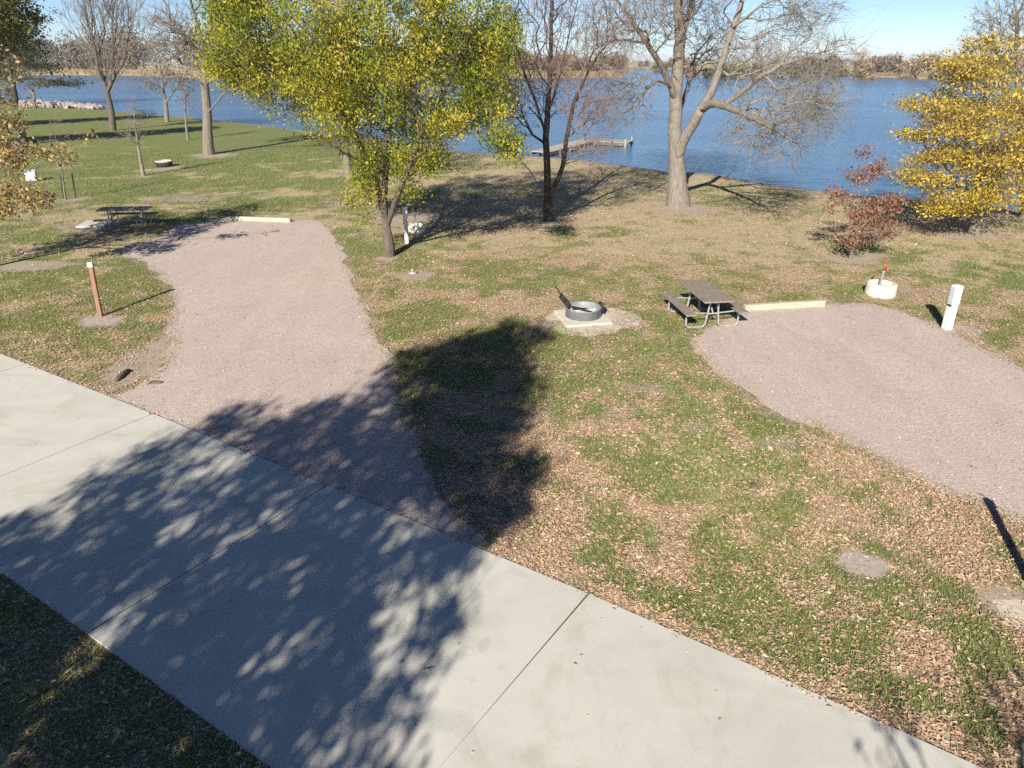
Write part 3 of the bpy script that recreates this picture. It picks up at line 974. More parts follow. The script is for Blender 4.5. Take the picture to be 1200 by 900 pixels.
pts = lobes_px([(300, 50, 55, 50, 0, 2.2, 130), (285, 5, 45, 50, 0, 2.2, 110), (330, -50, 85, 65, 0, 3, 180), (395, 50, 75, 65, -1.2, 3, 230), (500, 40, 85, 70, -1, 3.2, 250), (570, 60, 48, 70, 0, 2.4, 150),
                (470, -70, 120, 80, 0, 4, 330), (415, 130, 55, 34, -1, 2.2, 110), (525, 140, 45, 28, -1.4, 1.8, 70), (350, 105, 55, 30, 0, 2, 110), (592, 168, 24, 16, -2.4, .8, 26), (450, 190, 40, 22, -.4, 1.2, 40),
                (270, 85, 25, 22, 0, 1.2, 36), (500, 195, 26, 12, -1, .8, 18), (475, 150, 50, 40, 0, 2.6, 60), (430, 215, 14, 10, -.4, .5, 10), (438, 230, 22, 11, -.3, .6, 6), (478, 222, 22, 11, -.5, .6, 6), (428, 256, 6, 6, -.2, .3, 2), (415, 236, 10, 8, -.2, .4, 3), (500, 178, 30, 14, -1, .9, 16), (400, 95, 65, 40, 0, 2.6, 90), (560, 115, 50, 40, -1, 2, 80), (470, 100, 60, 40, -1, 2.6, 80), (340, 80, 60, 35, 0, 2.2, 60)], Yb, r_, .55)
make_tree('leafy_tree', 'tree with full yellow-green leaves beside the left gravel pad', 'tree', b, limbs, pts, .155, .006, 'bark_brown', 'twig_dark', .45, .32, 3,
          spray=(2, .4, .005), leaves=dict(n=125, spread=(.22, .22, .18), size=.088, pal=GREEN, droop=.5, w=.42), minz=1.2, cut=.22)
# few low shoots with leaves on its trunk are part of the same crown

# -- the tree behind it, pale trunk
b = at(410, 212); Yb = b[1]
limbs = [pxl([(410, 212, 0), (407, 190, 0), (404, 165, 0), (402, 130, 0), (398, 80, 0), (400, 0, 0), (398, -80, 0)], Yb),
         pxl([(405, 170, 0), (395, 150, 0), (375, 120, 0), (350, 70, 0)], Yb), pxl([(403, 150, 0), (420, 120, 0), (450, 80, 0), (470, 20, 0)], Yb)]
r_ = np.random.default_rng(103)
pts = lobes_px([(390, 165, 18, 12, -.8, .9, 36), (360, 100, 40, 40, 0, 2.5, 80), (440, 90, 50, 45, 0, 2.5, 100), (400, 10, 90, 60, 0, 3.5, 160), (520, 150, 25, 20, 2, 1.5, 20), (470, 130, 30, 30, 0, 2, 40)], Yb, r_, .5)
make_tree('leafy_tree', 'pale-trunked tree half hidden behind the yellow-green tree with rusty low leaves', 'tree', b, limbs, pts, .22, .01, 'bark_grey', 'twig_grey', .45, .5, 4,
          spray=(2, .6, .007), leaves=dict(n=14, spread=(.35, .35, .25), size=.15, pal=[(.20, .10, .03), (.16, .13, .02), (.12, .13, .02), (.09, .11, .015)], droop=.5, w=.4), minz=1.4)

# -- the golden tree at the right
GOLD = [(.31, .22, .09), (.43, .31, .08), (.54, .40, .06), (.62, .465, .06), (.64, .49, .085), (.48, .34, .12)]
b = at(1142, 273); Yb = b[1]
limbs = [pxl([(1142, 273, 0), (1143, 255, 0), (1146, 225, 0), (1150, 180, 0), (1155, 120, 0), (1158, 75, 0), (1160, 45, 0)], Yb),
         pxl([(1145, 235, 0), (1170, 205, -.4), (1200, 170, -.6), (1235, 130, -.8)], Yb), pxl([(1145, 240, 0), (1120, 222, -.6), (1092, 212, -1.2), (1066, 205, -1.5)], Yb)]
r_ = np.random.default_rng(104)
pts = lobes_px([(1112, 240, 44, 9, -1, 1.3, 80), (1088, 207, 30, 9, -1, 1.2, 60), (1150, 225, 60, 18, -1.2, 1.4, 110), (1082, 160, 20, 8, 0, .9, 34), (1120, 185, 50, 14, -.8, 1.6, 90), (1175, 185, 55, 30, -1, 1.6, 130),
                (1105, 130, 34, 18, 0, 1.4, 80), (1140, 150, 48, 20, -1, 1.6, 90), (1180, 128, 55, 30, 0, 2, 110), (1136, 92, 32, 18, 0, 1.4, 60), (1165, 62, 26, 24, 0, 1.1, 36), (1220, 180, 50, 60, 0, 2.2, 140), (1225, 120, 30, 30, 0, 1.6, 40),
                (1118, 75, 20, 14, 0, .9, 26), (1070, 120, 12, 7, 0, .6, 12), (1150, 200, 70, 50, 0, 2.4, 150), (1140, 120, 45, 50, 0, 2, 90)], Yb, r_, .6)
make_tree('golden_tree', 'spreading tree with golden yellow leaves at the right edge of the shore', 'tree', b, limbs, pts, .17, .007, 'bark_grey', 'twig_grey', .6, .3, 5,
          spray=(3, .4, .0055), leaves=dict(n=52, spread=(.31, .31, .10), size=.092, pal=GOLD, droop=.15, flat=.5, w=.62), minz=.7, up=.1)
# -- pale half-bare tree behind the golden one
b = at(1200, 262); Yb = b[1] + 1.2; b = np.array([b[0] * Yb / b[1], Yb, 0])
limbs = [pxl([(1200, 258, 0), (1198, 200, 0), (1195, 130, 0), (1192, 60, 0), (1190, -20, 0)], Yb), pxl([(1197, 160, 0), (1180, 110, 0), (1168, 60, 0), (1160, 20, 0)], Yb)]
r_ = np.random.default_rng(105)
pts = lobes_px([(1190, 30, 38, 45, 0, 1.8, 220), (1160, 30, 22, 26, 0, 1.2, 90), (1200, 100, 40, 50, 0, 1.8, 180), (1215, -40, 50, 50, 0, 2, 150), (1145, 55, 14, 10, 0, .8, 30)], Yb, r_, .6)
make_tree('half_bare_tree', 'half bare pale brown tree rising behind the golden tree', 'tree', b, limbs, pts, .15, .008, 'bark_grey', 'twig_pale', .5, .35, 6,
          spray=(4, .5, .006), leaves=dict(n=4, spread=(.2, .2, .15), size=.075, pal=[(.25, .17, .10), (.36, .27, .17), (.42, .30, .15)], w=.5, keep=.8), minz=1.2)

# -- the small russet oak
RUST = [(.18, .08, .05), (.28, .135, .085), (.38, .20, .135), (.48, .30, .21)]
b = at(997, 303); Yb = b[1]
limbs = [pxl([(997, 303, 0), (999, 285, 0), (1002, 262, 0), (1006, 235, 0), (1007, 205, 0)], Yb), pxl([(1000, 275, 0), (1015, 262, -.2), (1030, 250, -.3), (1042, 235, -.3)], Yb), pxl([(1002, 258, 0), (1012, 235, .1), (1026, 205, .1), (1035, 188, .1)], Yb)]
r_ = np.random.default_rng(106)
pts = lobes_px([(1008, 255, 20, 18, 0, .6, 46), (1030, 245, 24, 14, 0, .6, 40), (1032, 268, 28, 11, -.2, .6, 46), (990, 232, 14, 9, 0, .4, 20), (1005, 208, 18, 12, 0, .4, 26), (1030, 200, 12, 12, 0, .3, 16), (998, 282, 15, 9, -.2, .4, 26), (1045, 240, 14, 10, 0, .4, 18), (978, 225, 10, 5, 0, .3, 7), (1015, 180, 8, 8, 0, .3, 6), (975, 245, 8, 4, 0, .2, 5)], Yb, r_, .6)
make_tree('russet_sapling', 'small young tree with russet brown leaves left of the golden tree', 'tree', b, limbs, pts, .06, .004, 'bark_grey', 'twig_grey', .5, .2, 7,
          spray=(2, .22, .004), leaves=dict(n=32, spread=(.14, .14, .10), size=.085, pal=RUST, droop=.2, w=.5), minz=.15, flare=.3)

# -- trees on the left lawn
b = at(245, 181); Yb = b[1]
limbs = [pxl([(245, 181, 0), (244, 160, 0), (242, 130, 0), (240, 95, 0), (241, 60, 0), (246, 30, .2), (254, -15, .4), (262, -80, .5)], Yb),
         pxl([(242, 134, 0), (248, 126, -.4), (257, 117, -1), (267, 106, -1.6), (285, 92, -2.5)], Yb),
         pxl([(240, 62, 0), (236, 45, -.3), (230, 22, -.6), (222, -5, -1), (215, -50, -1.2)], Yb),
         pxl([(239, 75, 0), (225, 52, -.5), (205, 32, -1), (180, 20, -1.4)], Yb)]
r_ = np.random.default_rng(107)
pts = lobes_px([(205, 35, 32, 25, -1, 2.5, 170), (195, 60, 20, 18, -1, 1.5, 60), (225, -30, 60, 45, 0, 4, 260), (270, 5, 30, 45, 0, 3, 130), (280, 95, 18, 14, -2, 1.5, 40), (265, 60, 14, 22, 0, 2, 60), (180, 20, 20, 14, -1, 1.2, 50)], Yb, r_, .6)
make_tree('bare_lawn_tree', 'tall leafless grey tree on the left lawn with one low side limb', 'tree', b, limbs, pts, .29, .013, 'bark_grey', 'twig_grey', .4, .6, 8,
          spray=(4, 1.0, .010), minz=3.5, up=.2, cut=.16)
b = at(132, 153); Yb = b[1]
limbs = [pxl([(132, 153, 0), (131, 135, 0), (128, 118, 0), (126, 108, 0)], Yb), pxl([(127, 112, 0), (122, 90, 0), (110, 50, 0), (98, 0, 0)], Yb), pxl([(127, 112, 0), (130, 85, 0), (135, 40, 0), (138, -10, 0)], Yb),
         pxl([(128, 114, 0), (137, 95, 0), (148, 55, 0), (160, 5, 0)], Yb), pxl([(127, 110, 0), (124, 80, 1), (122, 40, 1.5), (120, -10, 2)], Yb)]
r_ = np.random.default_rng(108)
pts = lobes_px([(100, 20, 26, 45, 0, 3.2, 170), (128, 15, 26, 50, 0, 3.5, 200), (152, 25, 20, 45, 0, 3, 150), (120, -40, 50, 40, 0, 4, 200), (135, 75, 18, 22, 0, 2, 60), (112, 75, 14, 18, 0, 2, 50)], Yb, r_, .8)
make_tree('vase_shaped_tree', 'leafless upright tree with many straight stems like a broom on the left lawn', 'tree', b, limbs, pts, .23, .015, 'bark_brown', 'twig_grey', .75, .8, 9,
          spray=(3, 1.2, .012), bend=.15, jit=.03, minz=3.0, up=.9, cut=.2)
TAN = [(.20, .145, .085), (.30, .22, .13), (.40, .30, .17)]
b = at(196, 143); Yb = b[1]
limbs = [pxl([(196, 143, 0), (195, 128, 0), (193, 115, 0), (190, 95, 0), (188, 75, 0)], Yb), pxl([(194, 120, 0), (206, 105, 0), (215, 92, 0)], Yb)]
r_ = np.random.default_rng(109)
pts = lobes_px([(190, 90, 28, 16, 0, 2.6, 110), (210, 95, 20, 12, 0, 2.2, 60), (180, 102, 18, 8, 0, 1.8, 40), (192, 72, 16, 10, 0, 1.6, 40)], Yb, r_, .6)
make_tree('sparse_tan_tree', 'small tree with thin tan leaves by the water on the left lawn', 'tree', b, limbs, pts, .18, .013, 'bark_grey', 'twig_grey', .5, .7, 10,
          spray=(3, .7, .011), leaves=dict(n=5, spread=(.4, .4, .2), size=.17, pal=TAN, w=.5, keep=.8), minz=1.5)
b = at(220, 164); Yb = b[1]
limbs = [pxl([(220, 164, 0), (218, 145, 0), (217, 125, 0), (216, 105, 0)], Yb)]
r_ = np.random.default_rng(110)
pts = lobes_px([(217, 115, 13, 16, 0, 1, 50), (214, 100, 9, 10, 0, .8, 24)], Yb, r_, .6)
make_tree('thin_sapling', 'slim sapling with sparse tan leaves left of the tall grey lawn tree', 'tree', b, limbs, pts, .09, .009, 'bark_grey', 'twig_grey', .6, .5, 11,
          spray=(3, .5, .009), leaves=dict(n=3, spread=(.25, .25, .2), size=.13, pal=TAN, w=.5), minz=1.6)
b = at(168, 206); Yb = b[1]
limbs = [pxl([(168, 206, 0), (165, 190, 0), (161, 165, 0), (158, 145, 0), (157, 122, 0)], Yb)]
r_ = np.random.default_rng(111)
pts = lobes_px([(158, 156, 20, 5, 0, 1, 34), (158, 145, 16, 4, 0, .9, 24), (158, 134, 9, 5, 0, .5, 12), (157, 122, 4, 6, 0, .3, 8), (159, 163, 16, 3, 0, .9, 14)], Yb, r_, .6)
make_tree('young_bare_tree', 'young leafless grey tree with flat side twigs in front of the vase-shaped tree', 'tree', b, limbs, pts, .085, .008, 'bark_pale', 'twig_pale', .7, .3, 12,
          spray=(3, .3, .007), minz=1.2, bend=-.3)

# staked sapling with mulch ring
b = at(77, 234); Yb = b[1]
limbs = [pxl([(77, 234, 0), (74, 215, 0), (72, 195, 0), (66, 165, 0), (58, 138, 0)], Yb)]
r_ = np.random.default_rng(112)
pts = lobes_px([(68, 165, 20, 18, 0, .7, 26), (80, 195, 12, 10, 0, .5, 12), (62, 140, 8, 10, 0, .4, 8)], Yb, r_, .6)
make_tree('staked_sapling', 'thin almost leafless sapling held between dark stakes on the left lawn', 'tree', b, limbs, pts, .04, .005, 'bark_grey', 'twig_grey', .7, .25, 13,
          spray=(2, .25, .005), leaves=dict(n=1.5, spread=(.12, .12, .1), size=.09, pal=TAN, w=.6, keep=.8), minz=.6)
for k, (u0, v0, u1, v1, lab) in enumerate([(74, 233, 71, 205, 'dark stake left of the thin sapling'), (89, 232, 84, 203, 'tall dark stake right of the thin sapling')]):
    a = at(u0, v0); c = PX(u1, v1, a[1])
    m = MB(); d = c - a
    m.tube([(0, 0, -.1), tuple(d * .5), tuple(d)], [.03, .028, .026], 6)
    m.tube([tuple(d * .98 + np.array([-.03, 0, 0])), tuple(d * .98 + np.array([.03, 0, 0]))], .02, 6)
    o = m.build('tree_stake', M['stake']); o.location = a
    tag(o, lab, 'stake', 'stakes round the sapling')

# the leafy tan tree just outside the left edge, its branches reach in
PALET = [(.22, .15, .075), (.36, .26, .12), (.46, .36, .18), (.50, .36, .10), (.55, .46, .28)]
b = at(-52, 322); Yb = b[1]
limbs = [pxl([(-52, 322, 0), (-50, 290, 0), (-46, 250, 0), (-40, 205, 0), (-34, 150, 0), (-28, 90, 0), (-26, 20, 0)], Yb),
         pxl([(-46, 245, 0), (-22, 226, -.3), (8, 212, -.5), (38, 196, -.7), (70, 176, -.8), (103, 160, -.9)], Yb), pxl([(-40, 190, 0), (-10, 165, .2), (20, 140, .3), (36, 112, .4)], Yb),
         pxl([(-45, 240, 0), (-20, 238, -.4), (10, 240, -.7), (40, 236, -.9)], Yb), pxl([(-36, 150, 0), (-10, 120, 0), (4, 90, 0), (14, 72, 0)], Yb)]
r_ = np.random.default_rng(113)
pts = lobes_px([(8, 188, 24, 16, -.3, .7, 40), (-10, 170, 40, 30, 0, 1.2, 70), (8, 225, 34, 16, -.6, .8, 70), (36, 236, 24, 9, -.8, .5, 30), (-5, 246, 26, 8, -.6, .6, 26), (12, 150, 14, 10, .2, .5, 12), (60, 182, 28, 10, -.8, .4, 12), (-50, 100, 60, 70, 0, 2, 160), (-90, 190, 60, 50, 0, 1.6, 120),
                (0, 110, 12, 22, 0, .5, 16)], Yb, r_, .6)
pts = np.concatenate([pts] + [shade_lobe(at(u, v)[:2], z, 1.0, .75, 100, r_) for u, v, z in ((65, 290, 4.2), (105, 280, 4.8), (150, 273, 5.2), (195, 264, 5.8), (235, 255, 6.2), (130, 267, 5.6), (150, 260, 5.8), (175, 256, 6))])
make_tree('tan_leaved_tree', 'tan-leaved tree whose branches reach in at the left edge beside the grey barrels', 'tree', b, limbs, pts, .09, .006, 'bark_grey', 'twig_grey', .5, .25, 14,
          spray=(2, .28, .004), leaves=dict(n=24, spread=(.15, .15, .12), size=.10, pal=PALET, droop=.3, w=.6), minz=.9)

# the dark green tree by the rip-rap and its neighbours
DKGREEN = [(.018, .026, .010), (.035, .050, .014), (.065, .080, .018), (.11, .115, .025)]
b = at(18, 120.5); Yb = b[1]
limbs = [pxl([(18, 120.5, 0), (16, 105, 0), (12, 80, 0), (8, 40, 0), (4, 0, 0)], Yb), pxl([(15, 95, 0), (40, 92, 0), (70, 96, 0), (98, 98, 0)], Yb), pxl([(12, 75, 0), (30, 50, 0), (45, 25, 0), (62, 14, 0)], Yb), pxl([(14, 90, 0), (-10, 70, 0), (-40, 50, 0)], Yb)]
r_ = np.random.default_rng(114)
pts = lobes_px([(12, 50, 34, 26, 0, 5, 200), (30, 62, 24, 12, 0, 4, 70), (45, 80, 26, 6, 0, 3, 60), (66, 97, 30, 3, 0, 2.5, 40), (5, 88, 25, 8, 0, 3, 50), (42, 22, 18, 5, 0, 2, 20), (30, 36, 18, 6, 0, 3, 50), (-40, 50, 50, 50, 0, 7, 200), (10, 10, 20, 20, 0, 4, 50)], Yb, r_, .6)
make_tree('dark_green_tree', 'dark green spreading tree behind the rock pile at the left edge', 'tree', b, limbs, pts, .40, .02, 'bark_dark', 'twig_dark', .5, .9, 15,
          spray=(2, .9, .014), leaves=dict(n=26, spread=(.7, .7, .28), size=.32, pal=DKGREEN, droop=.1, flat=.4, w=.5), minz=2)
b = at(41, 128); Yb = b[1]
limbs = [pxl([(41, 128, 0), (40, 118, 0), (39, 108, 0)], Yb), pxl([(40, 112, 0), (34, 104, 0), (20, 96, 0), (8, 90, 0)], Yb), pxl([(40, 110, 0), (44, 103, 0), (54, 98, 0)], Yb)]
r_ = np.random.default_rng(115)
pts = lobes_px([(40, 99, 16, 4, 0, 2, 50), (20, 92, 16, 6, 0, 1.5, 30), (36, 88, 14, 7, 0, 1.5, 24)], Yb, r_, .6)
make_tree('forked_tree', 'small grey tree with a forked trunk in front of the rock pile', 'tree', b, limbs, pts, .15, .014, 'bark_grey', 'twig_grey', .5, .6, 16,
          spray=(2, .7, .012), leaves=dict(n=8, spread=(.5, .5, .2), size=.26, pal=[(.05, .06, .015), (.10, .11, .025)], w=.5, keep=.6), minz=1.2)
def off_tree(u, v, Ru, hm, seed, label, pal, name, rr, keep=.9, n=12):
    """leafy tree standing to the left of the frame; its shade crosses the lawn"""
    b = at(u, v); rng = np.random.default_rng(seed)
    limbs = [[b, b + [0, 0, hm * .3], b + [.2, 0, hm * .6], b + [0, .2, hm * .9]]]
    pts = np.concatenate([ell(150, b + [0, 0, hm * .62], (rr, rr, hm * .34), rng, .6), ell(60, b + [rr * .4, 0, hm * .45], (rr * .8, rr * .8, hm * .2), rng, .6)])
    make_tree(name, label, 'tree', b, limbs, pts, .3, .014, 'bark_dark', 'twig_dark', .5, .7, seed, spray=(2, .8, .012),
              leaves=dict(n=n, spread=(.5, .5, .35), size=.26, pal=pal, droop=.3, w=.5, keep=keep), minz=hm * .22)
def lawn_shade_tree(L, seed, label, pal):
    rng = np.random.default_rng(seed)
    pts = np.concatenate([shade_lobe(at(u, v)[:2], z, r, 1.6, 110, rng) for u, v, z, r in L])
    c = pts.mean(0); b = np.array([c[0], c[1], 0.0])
    make_tree('lawn_tree', label, 'tree', b, [[b, b + [0, 0, 2.5], b + [.2, 0, 5], b + [0, .2, 8]]], pts, .3, .014, 'bark_dark', 'twig_dark', .5, .7, seed, spray=(2, .8, .012),
              leaves=dict(n=46, spread=(.5, .5, .35), size=.28, pal=pal, droop=.3, w=.5), minz=2)
lawn_shade_tree([(45, 163, 5, 2.4), (100, 160, 6, 2.6), (155, 157, 7.5, 2.4), (215, 152, 9, 2.2)], 30, 'olive leafy tree outside the left edge nearest the grey barrels', [(.05, .06, .015), (.12, .12, .03), (.2, .17, .05)])
lawn_shade_tree([(40, 144, 5, 2.8), (95, 141, 6.5, 2.8), (150, 138, 8, 2.8)], 31, 'olive leafy tree outside the left edge farther toward the lake', [(.05, .055, .015), (.11, .10, .03)])
off_tree(-30, 150, 20, 6, 32, 'thin dark tree at the left edge between the grey barrels and the rock pile', [(.09, .08, .03), (.2, .16, .07)], 'thin_tree', 1.6, .5, 14)

# the large leafy tree behind the camera that shades the road
r_ = np.random.default_rng(120)
tb = np.array([-10.2, -8.6, 0.0])
pts = np.concatenate([shade_lobe(S, z, a, c, int(n * .88), r_) for S, z, a, c, n in [
    (tuple(at(556, 436)[:2]), 12.0, 1.0, 1.3, 90), (tuple(at(530, 520)[:2]), 11.2, .9, 1.1, 70), (tuple(at(570, 485)[:2]), 11.6, .8, 1.2, 70), (tuple(at(560, 590)[:2]), 10.4, .8, .9, 55), (tuple(at(490, 440)[:2]), 11.8, 1.0, 1.1, 60),
    (tuple(at(60, 790)[:2]), 6.8, 1.2, .8, 50), (tuple(at(150, 850)[:2]), 6.6, 1.2, .8, 50), (tuple(at(240, 900)[:2]), 6.6, 1.1, .8, 45), (tuple(at(10, 730)[:2]), 7.0, 1.1, .8, 40),
    ((-.75, 14.0), 12.4, 1.25, 1.7, 95), ((-1.6, 11.2), 11.2, 1.5, 1.5, 110), ((-3.2, 10.0), 10.4, 1.6, 1.5, 110), ((-4.9, 10.0), 10.2, 1.3, 1.3, 75), ((-1.7, 8.2), 9.8, 1.35, 1.2, 85),
    ((-3.4, 7.4), 9.0, 1.5, 1.3, 95), ((-5.6, 8.0), 8.9, 1.5, 1.2, 85), ((-1.9, 6.0), 8.4, 1.2, 1.0, 60), ((-3.4, 5.0), 7.8, 1.4, 1.1, 75), ((-5.6, 5.6), 7.8, 1.5, 1.1, 70), ((-7.4, 6.6), 7.9, 1.3, 1.0, 50), ((-2.4, 3.6), 7.0, 1.3, .9, 55), ((-4.8, 3.2), 6.8, 1.6, .9, 60), ((-7, 3.5), 6.6, 1.5, .9, 50)]])
limbs = [[tb, tb + [0, 0, 2.5], tb + [.1, .1, 5], tb + [.4, .2, 8], tb + [.6, .3, 11]], [tb + [.05, .05, 3.6], tb + [1.2, .5, 5.5], tb + [2.5, .8, 7.5]], [tb + [.05, .05, 4.2], tb + [-1.2, .2, 6], tb + [-2.2, .4, 8]]]
make_tree('shade_tree', 'large leafy tree behind the road that casts the broad shadow over it', 'tree', tb, limbs, pts, .32, .010, 'bark_grey', 'twig_grey', .45, .5, 20,
          spray=(4, .6, .007), leaves=dict(n=80, spread=(.175, .175, .15), size=.13, pal=[(.05, .07, .012), (.10, .11, .02), (.2, .18, .03)], droop=.4, w=.5), minz=3)
S1, S2 = at(1056, 890)[:2], at(1196, 872)[:2]
c1 = np.append(S1 - KSH * 5.2 * SD, 5.2)
tb2 = np.array([c1[0] + .3, c1[1] - .3, 0.0])
pts = np.concatenate([shade_lobe(S1, 5.2, .22, .5, 26, r_), shade_lobe(S2, 5.0, .55, .5, 60, r_), shade_lobe(S2 + [.7, -.4], 4.6, .8, .5, 60, r_), shade_lobe(S1 + [.2, -1.2], 4.6, .7, .4, 40, r_)])
make_tree('roadside_tree', 'thin half bare tree behind the camera on the right side of the road', 'tree', tb2, [[tb2, tb2 + [0, 0, 1.6], tb2 + [.1, 0, 3.0], tb2 + [.2, 0, 4.2]]], pts, .09, .007, 'bark_grey', 'twig_grey', .5, .3, 21,
          spray=(3, .4, .005), leaves=dict(n=5, spread=(.2, .2, .15), size=.09, pal=TAN, w=.5, keep=.7), minz=1.8)

# ------------------------------------------------------------------ the far shore
def puff(C, w, h, n, pal, rng, size, bare):
    """loose crown of small faces over a thin stem cluster, about w wide and h high, foot at C"""
    k = rng.integers(5, 9)
    cc = np.stack([rng.normal(0, w * .22, k), rng.normal(0, w * .22, k), h * rng.uniform(.2, .84, k)], 1)
    i = rng.integers(0, k, n)
    d = rng.normal(0, 1, (n, 3)) * np.array([w * .17, w * .17, h * .15])
    c = C + cc[i] + d
    c[:, 2] = np.maximum(c[:, 2], C[2] + .1)
    ax = rand_unit(n) + np.array([0, 0, .8 if bare else 0])
    V, Q = leaf_quads(c, size * rng.lognormal(0, .4, n), size * (.34 if bare else .8) * rng.lognormal(0, .3, n), ax, rand_unit(n), .1)
    p = np.array(pal)
    col = p[rng.integers(0, len(p), n)] * rng.uniform(.7, 1.25, (n, 1)) * rng.uniform(.85, 1.15)
    return V, Q, col
rf = np.random.default_rng(300)
BROWN = [(.145, .12, .09), (.19, .155, .115), (.12, .105, .078), (.21, .17, .12)]
GREY = [(.19, .175, .15), (.24, .22, .19), (.155, .145, .125)]
OLIVE = [(.10, .105, .045), (.14, .135, .055), (.18, .155, .075)]
ORNG = [(.22, .16, .095), (.18, .13, .08), (.25, .19, .12)]
Vs, Qs, Cs, off = [], [], [], 0
for k in range(330):
    u = rf.uniform(-260, 1400)
    v0 = np.interp(u, [f[0] for f in far], [f[1] for f in far])
    P = at(u, v0, -.5)
    x = P[0] * rf.uniform(1.03, 1.25); dep = float(yfar(np.array([x]))[0]) + rf.uniform(9, 85)
    x = (u - 600) / F_PX * dep * .94
    if u < 735: dep = float(yfar(np.array([x]))[0]) + rf.uniform(14, 80)
    top = np.interp(u, [-260, 0, 60, 150, 300, 420, 560, 640, 760, 850, 930, 980, 1080, 1200, 1400], [18, 32, 37, 35, 37, 46, 58, 64, 68, 66, 62, 68, 70, 66, 64])
    h = max(3.0, (HCAM + (70.4 - top) * dep / (F_PX / CP ** 2) * .92) * rf.uniform(.62, 1.12))
    w = h * rf.uniform(.6, 1.1)
    bare = rf.random() < .60
    pal = (BROWN if rf.random() < .55 else GREY if rf.random() < .6 else ORNG) if bare else (OLIVE if rf.random() < .6 else ORNG)
    z0 = float(gz(np.array([x]), np.array([dep]))[0])
    V, Q, c = puff(np.array([x, dep, z0]), w, h, 620, pal, rf, 1.7 if bare else 1.0, bare)
    Vs.append(V); Qs.append(Q + off); Cs.append(c); off += len(V)
    tr = np.array([[x - .15, dep, z0], [x + .15, dep, z0], [x + .08, dep, z0 + h * .8], [x - .08, dep, z0 + h * .8]])
    Vs.append(tr); Qs.append(np.array([[0, 1, 2, 3]]) + off); Cs.append(np.array([[.16, .13, .11]])); off += 4
tag(mesh_np('far_wood', np.concatenate(Vs), [np.concatenate(Qs)], M['tint'], fcol=np.concatenate(Cs)), kind='stuff')
# reeds and brush along the far waterline
n = 26000
u = rf.uniform(-300, 1450, n)
dep0 = np.interp(u, [f[0] for f in far], [at(f[0], f[1], -.5)[1] for f in far])
x = (u - 600) / F_PX * dep0 * 1.0
x = x * .93
dep = yfar(x) + rf.uniform(0.5, 14, n) * np.where(u < 735, 1.0, .5)
h = rf.uniform(.7, 2.0, n) * np.where((u < 737), 1.15, .8)
z0 = gz(x, dep)
dx = rf.uniform(-.4, .4, n)
V = np.stack([np.stack([x - .28, dep, z0], 1), np.stack([x + .28, dep + .1, z0], 1), np.stack([x + dx, dep, z0 + h], 1)], 1).reshape(-1, 3)
i = np.arange(n)[:, None] * 3
pr = np.array([(.25, .185, .11), (.30, .225, .135), (.20, .14, .085), (.17, .155, .075)])
tag(mesh_np('reeds', V, [np.concatenate([i, i + 1, i + 2], 1)], M['tint'], fcol=pr[rf.integers(0, 4, n)] * rf.uniform(.7, 1.2, (n, 1))), kind='stuff')

def far_tree(u, top, wpx, pal, label, bare=False, dd=4.0, n=900, name='far_tree', conic=False):
    v0 = np.interp(u, [f[0] for f in far], [f[1] for f in far])
    dep = at(u, v0, -.5)[1]; x = at(u, v0, -.5)[0]
    dep = float(yfar(np.array([x]))[0]) + dd
    x = ray(u, 75)[0] / ray(u, 75)[1] * dep
    z0 = float(gz(np.array([x]), np.array([dep]))[0])
    tp = PX(u, top, dep)
    h = tp[2] - z0; w = wpx / ppm(dep, 3)
    root = thing(name, label, 'tree', (x, dep, z0), group='trees on the far shore')
    m = MB(); m.tube([(0, 0, -.2), (.1, 0, h * .45), (0, 0, h * .85)], [.28, .2, .06], 6)
    if bare:
        for q in range(7):
            a = q * .9; m.tube([(0, 0, h * (.25 + .06 * q)), (math.cos(a) * w * .22, math.sin(a) * w * .22, h * (.5 + .06 * q))], [.12, .04], 4)
    m.build('trunk', M['twig_pale'] if bare else M['bark_dark'], root)
    rg = np.random.default_rng(int(u * 7 + top))
    if conic:
        t = rg.random(n) ** .7
        a = rg.uniform(0, 2 * math.pi, n); rr = w * .5 * t * rg.random(n) ** .4
        c = np.stack([rr * np.cos(a), rr * np.sin(a), h * (1 - t * .93)], 1)
    else:
        k = 5
        cc = np.stack([rg.normal(0, w * .22, k), rg.normal(0, w * .22, k), h * rg.uniform(.38 if not bare else .5, .82, k)], 1)
        c = cc[rg.integers(0, k, n)] + rg.normal(0, 1, (n, 3)) * np.array([w * .15, w * .15, h * .13])
        c[:, 2] = np.clip(c[:, 2], .1, h * 1.02)
    V, Q = leaf_quads(c, .8 * rg.lognormal(0, .3, n), (.3 if bare else .7) * rg.lognormal(0, .3, n), rand_unit(n) + [0, 0, .6 if bare else 0], rand_unit(n), .1)
    p = np.array(pal)
    mesh_np('crown', V, [Q], M['tint'], root, fcol=p[rg.integers(0, len(p), n)] * rg.uniform(.7, 1.25, (n, 1)))
RED = [(.19, .095, .068), (.23, .125, .085), (.15, .075, .058)]
EVG = [(.03, .045, .03), (.045, .065, .045)]
YGR = [(.20, .19, .06), (.26, .23, .08), (.14, .15, .05)]
PALE = [(.42, .37, .31), (.36, .31, .26), (.48, .42, .35)]
TANB = [(.27, .20, .13), (.22, .165, .105), (.31, .245, .165)]
far_tree(1010, 52, 20, PALE, 'tall cream bare tree on the far shore left of the rust red tree', True, 3, 800)
far_tree(1027, 66, 24, RED, 'rust red round tree on the far shore', False, 6)
far_tree(1017, 77, 16, YGR, 'low yellow-green bush in front of the rust red far tree', False, 2, 260, 'far_bush')
far_tree(1046, 63, 22, GREY, 'grey bare tree on the far shore just right of the rust red tree', True, 7, 700)
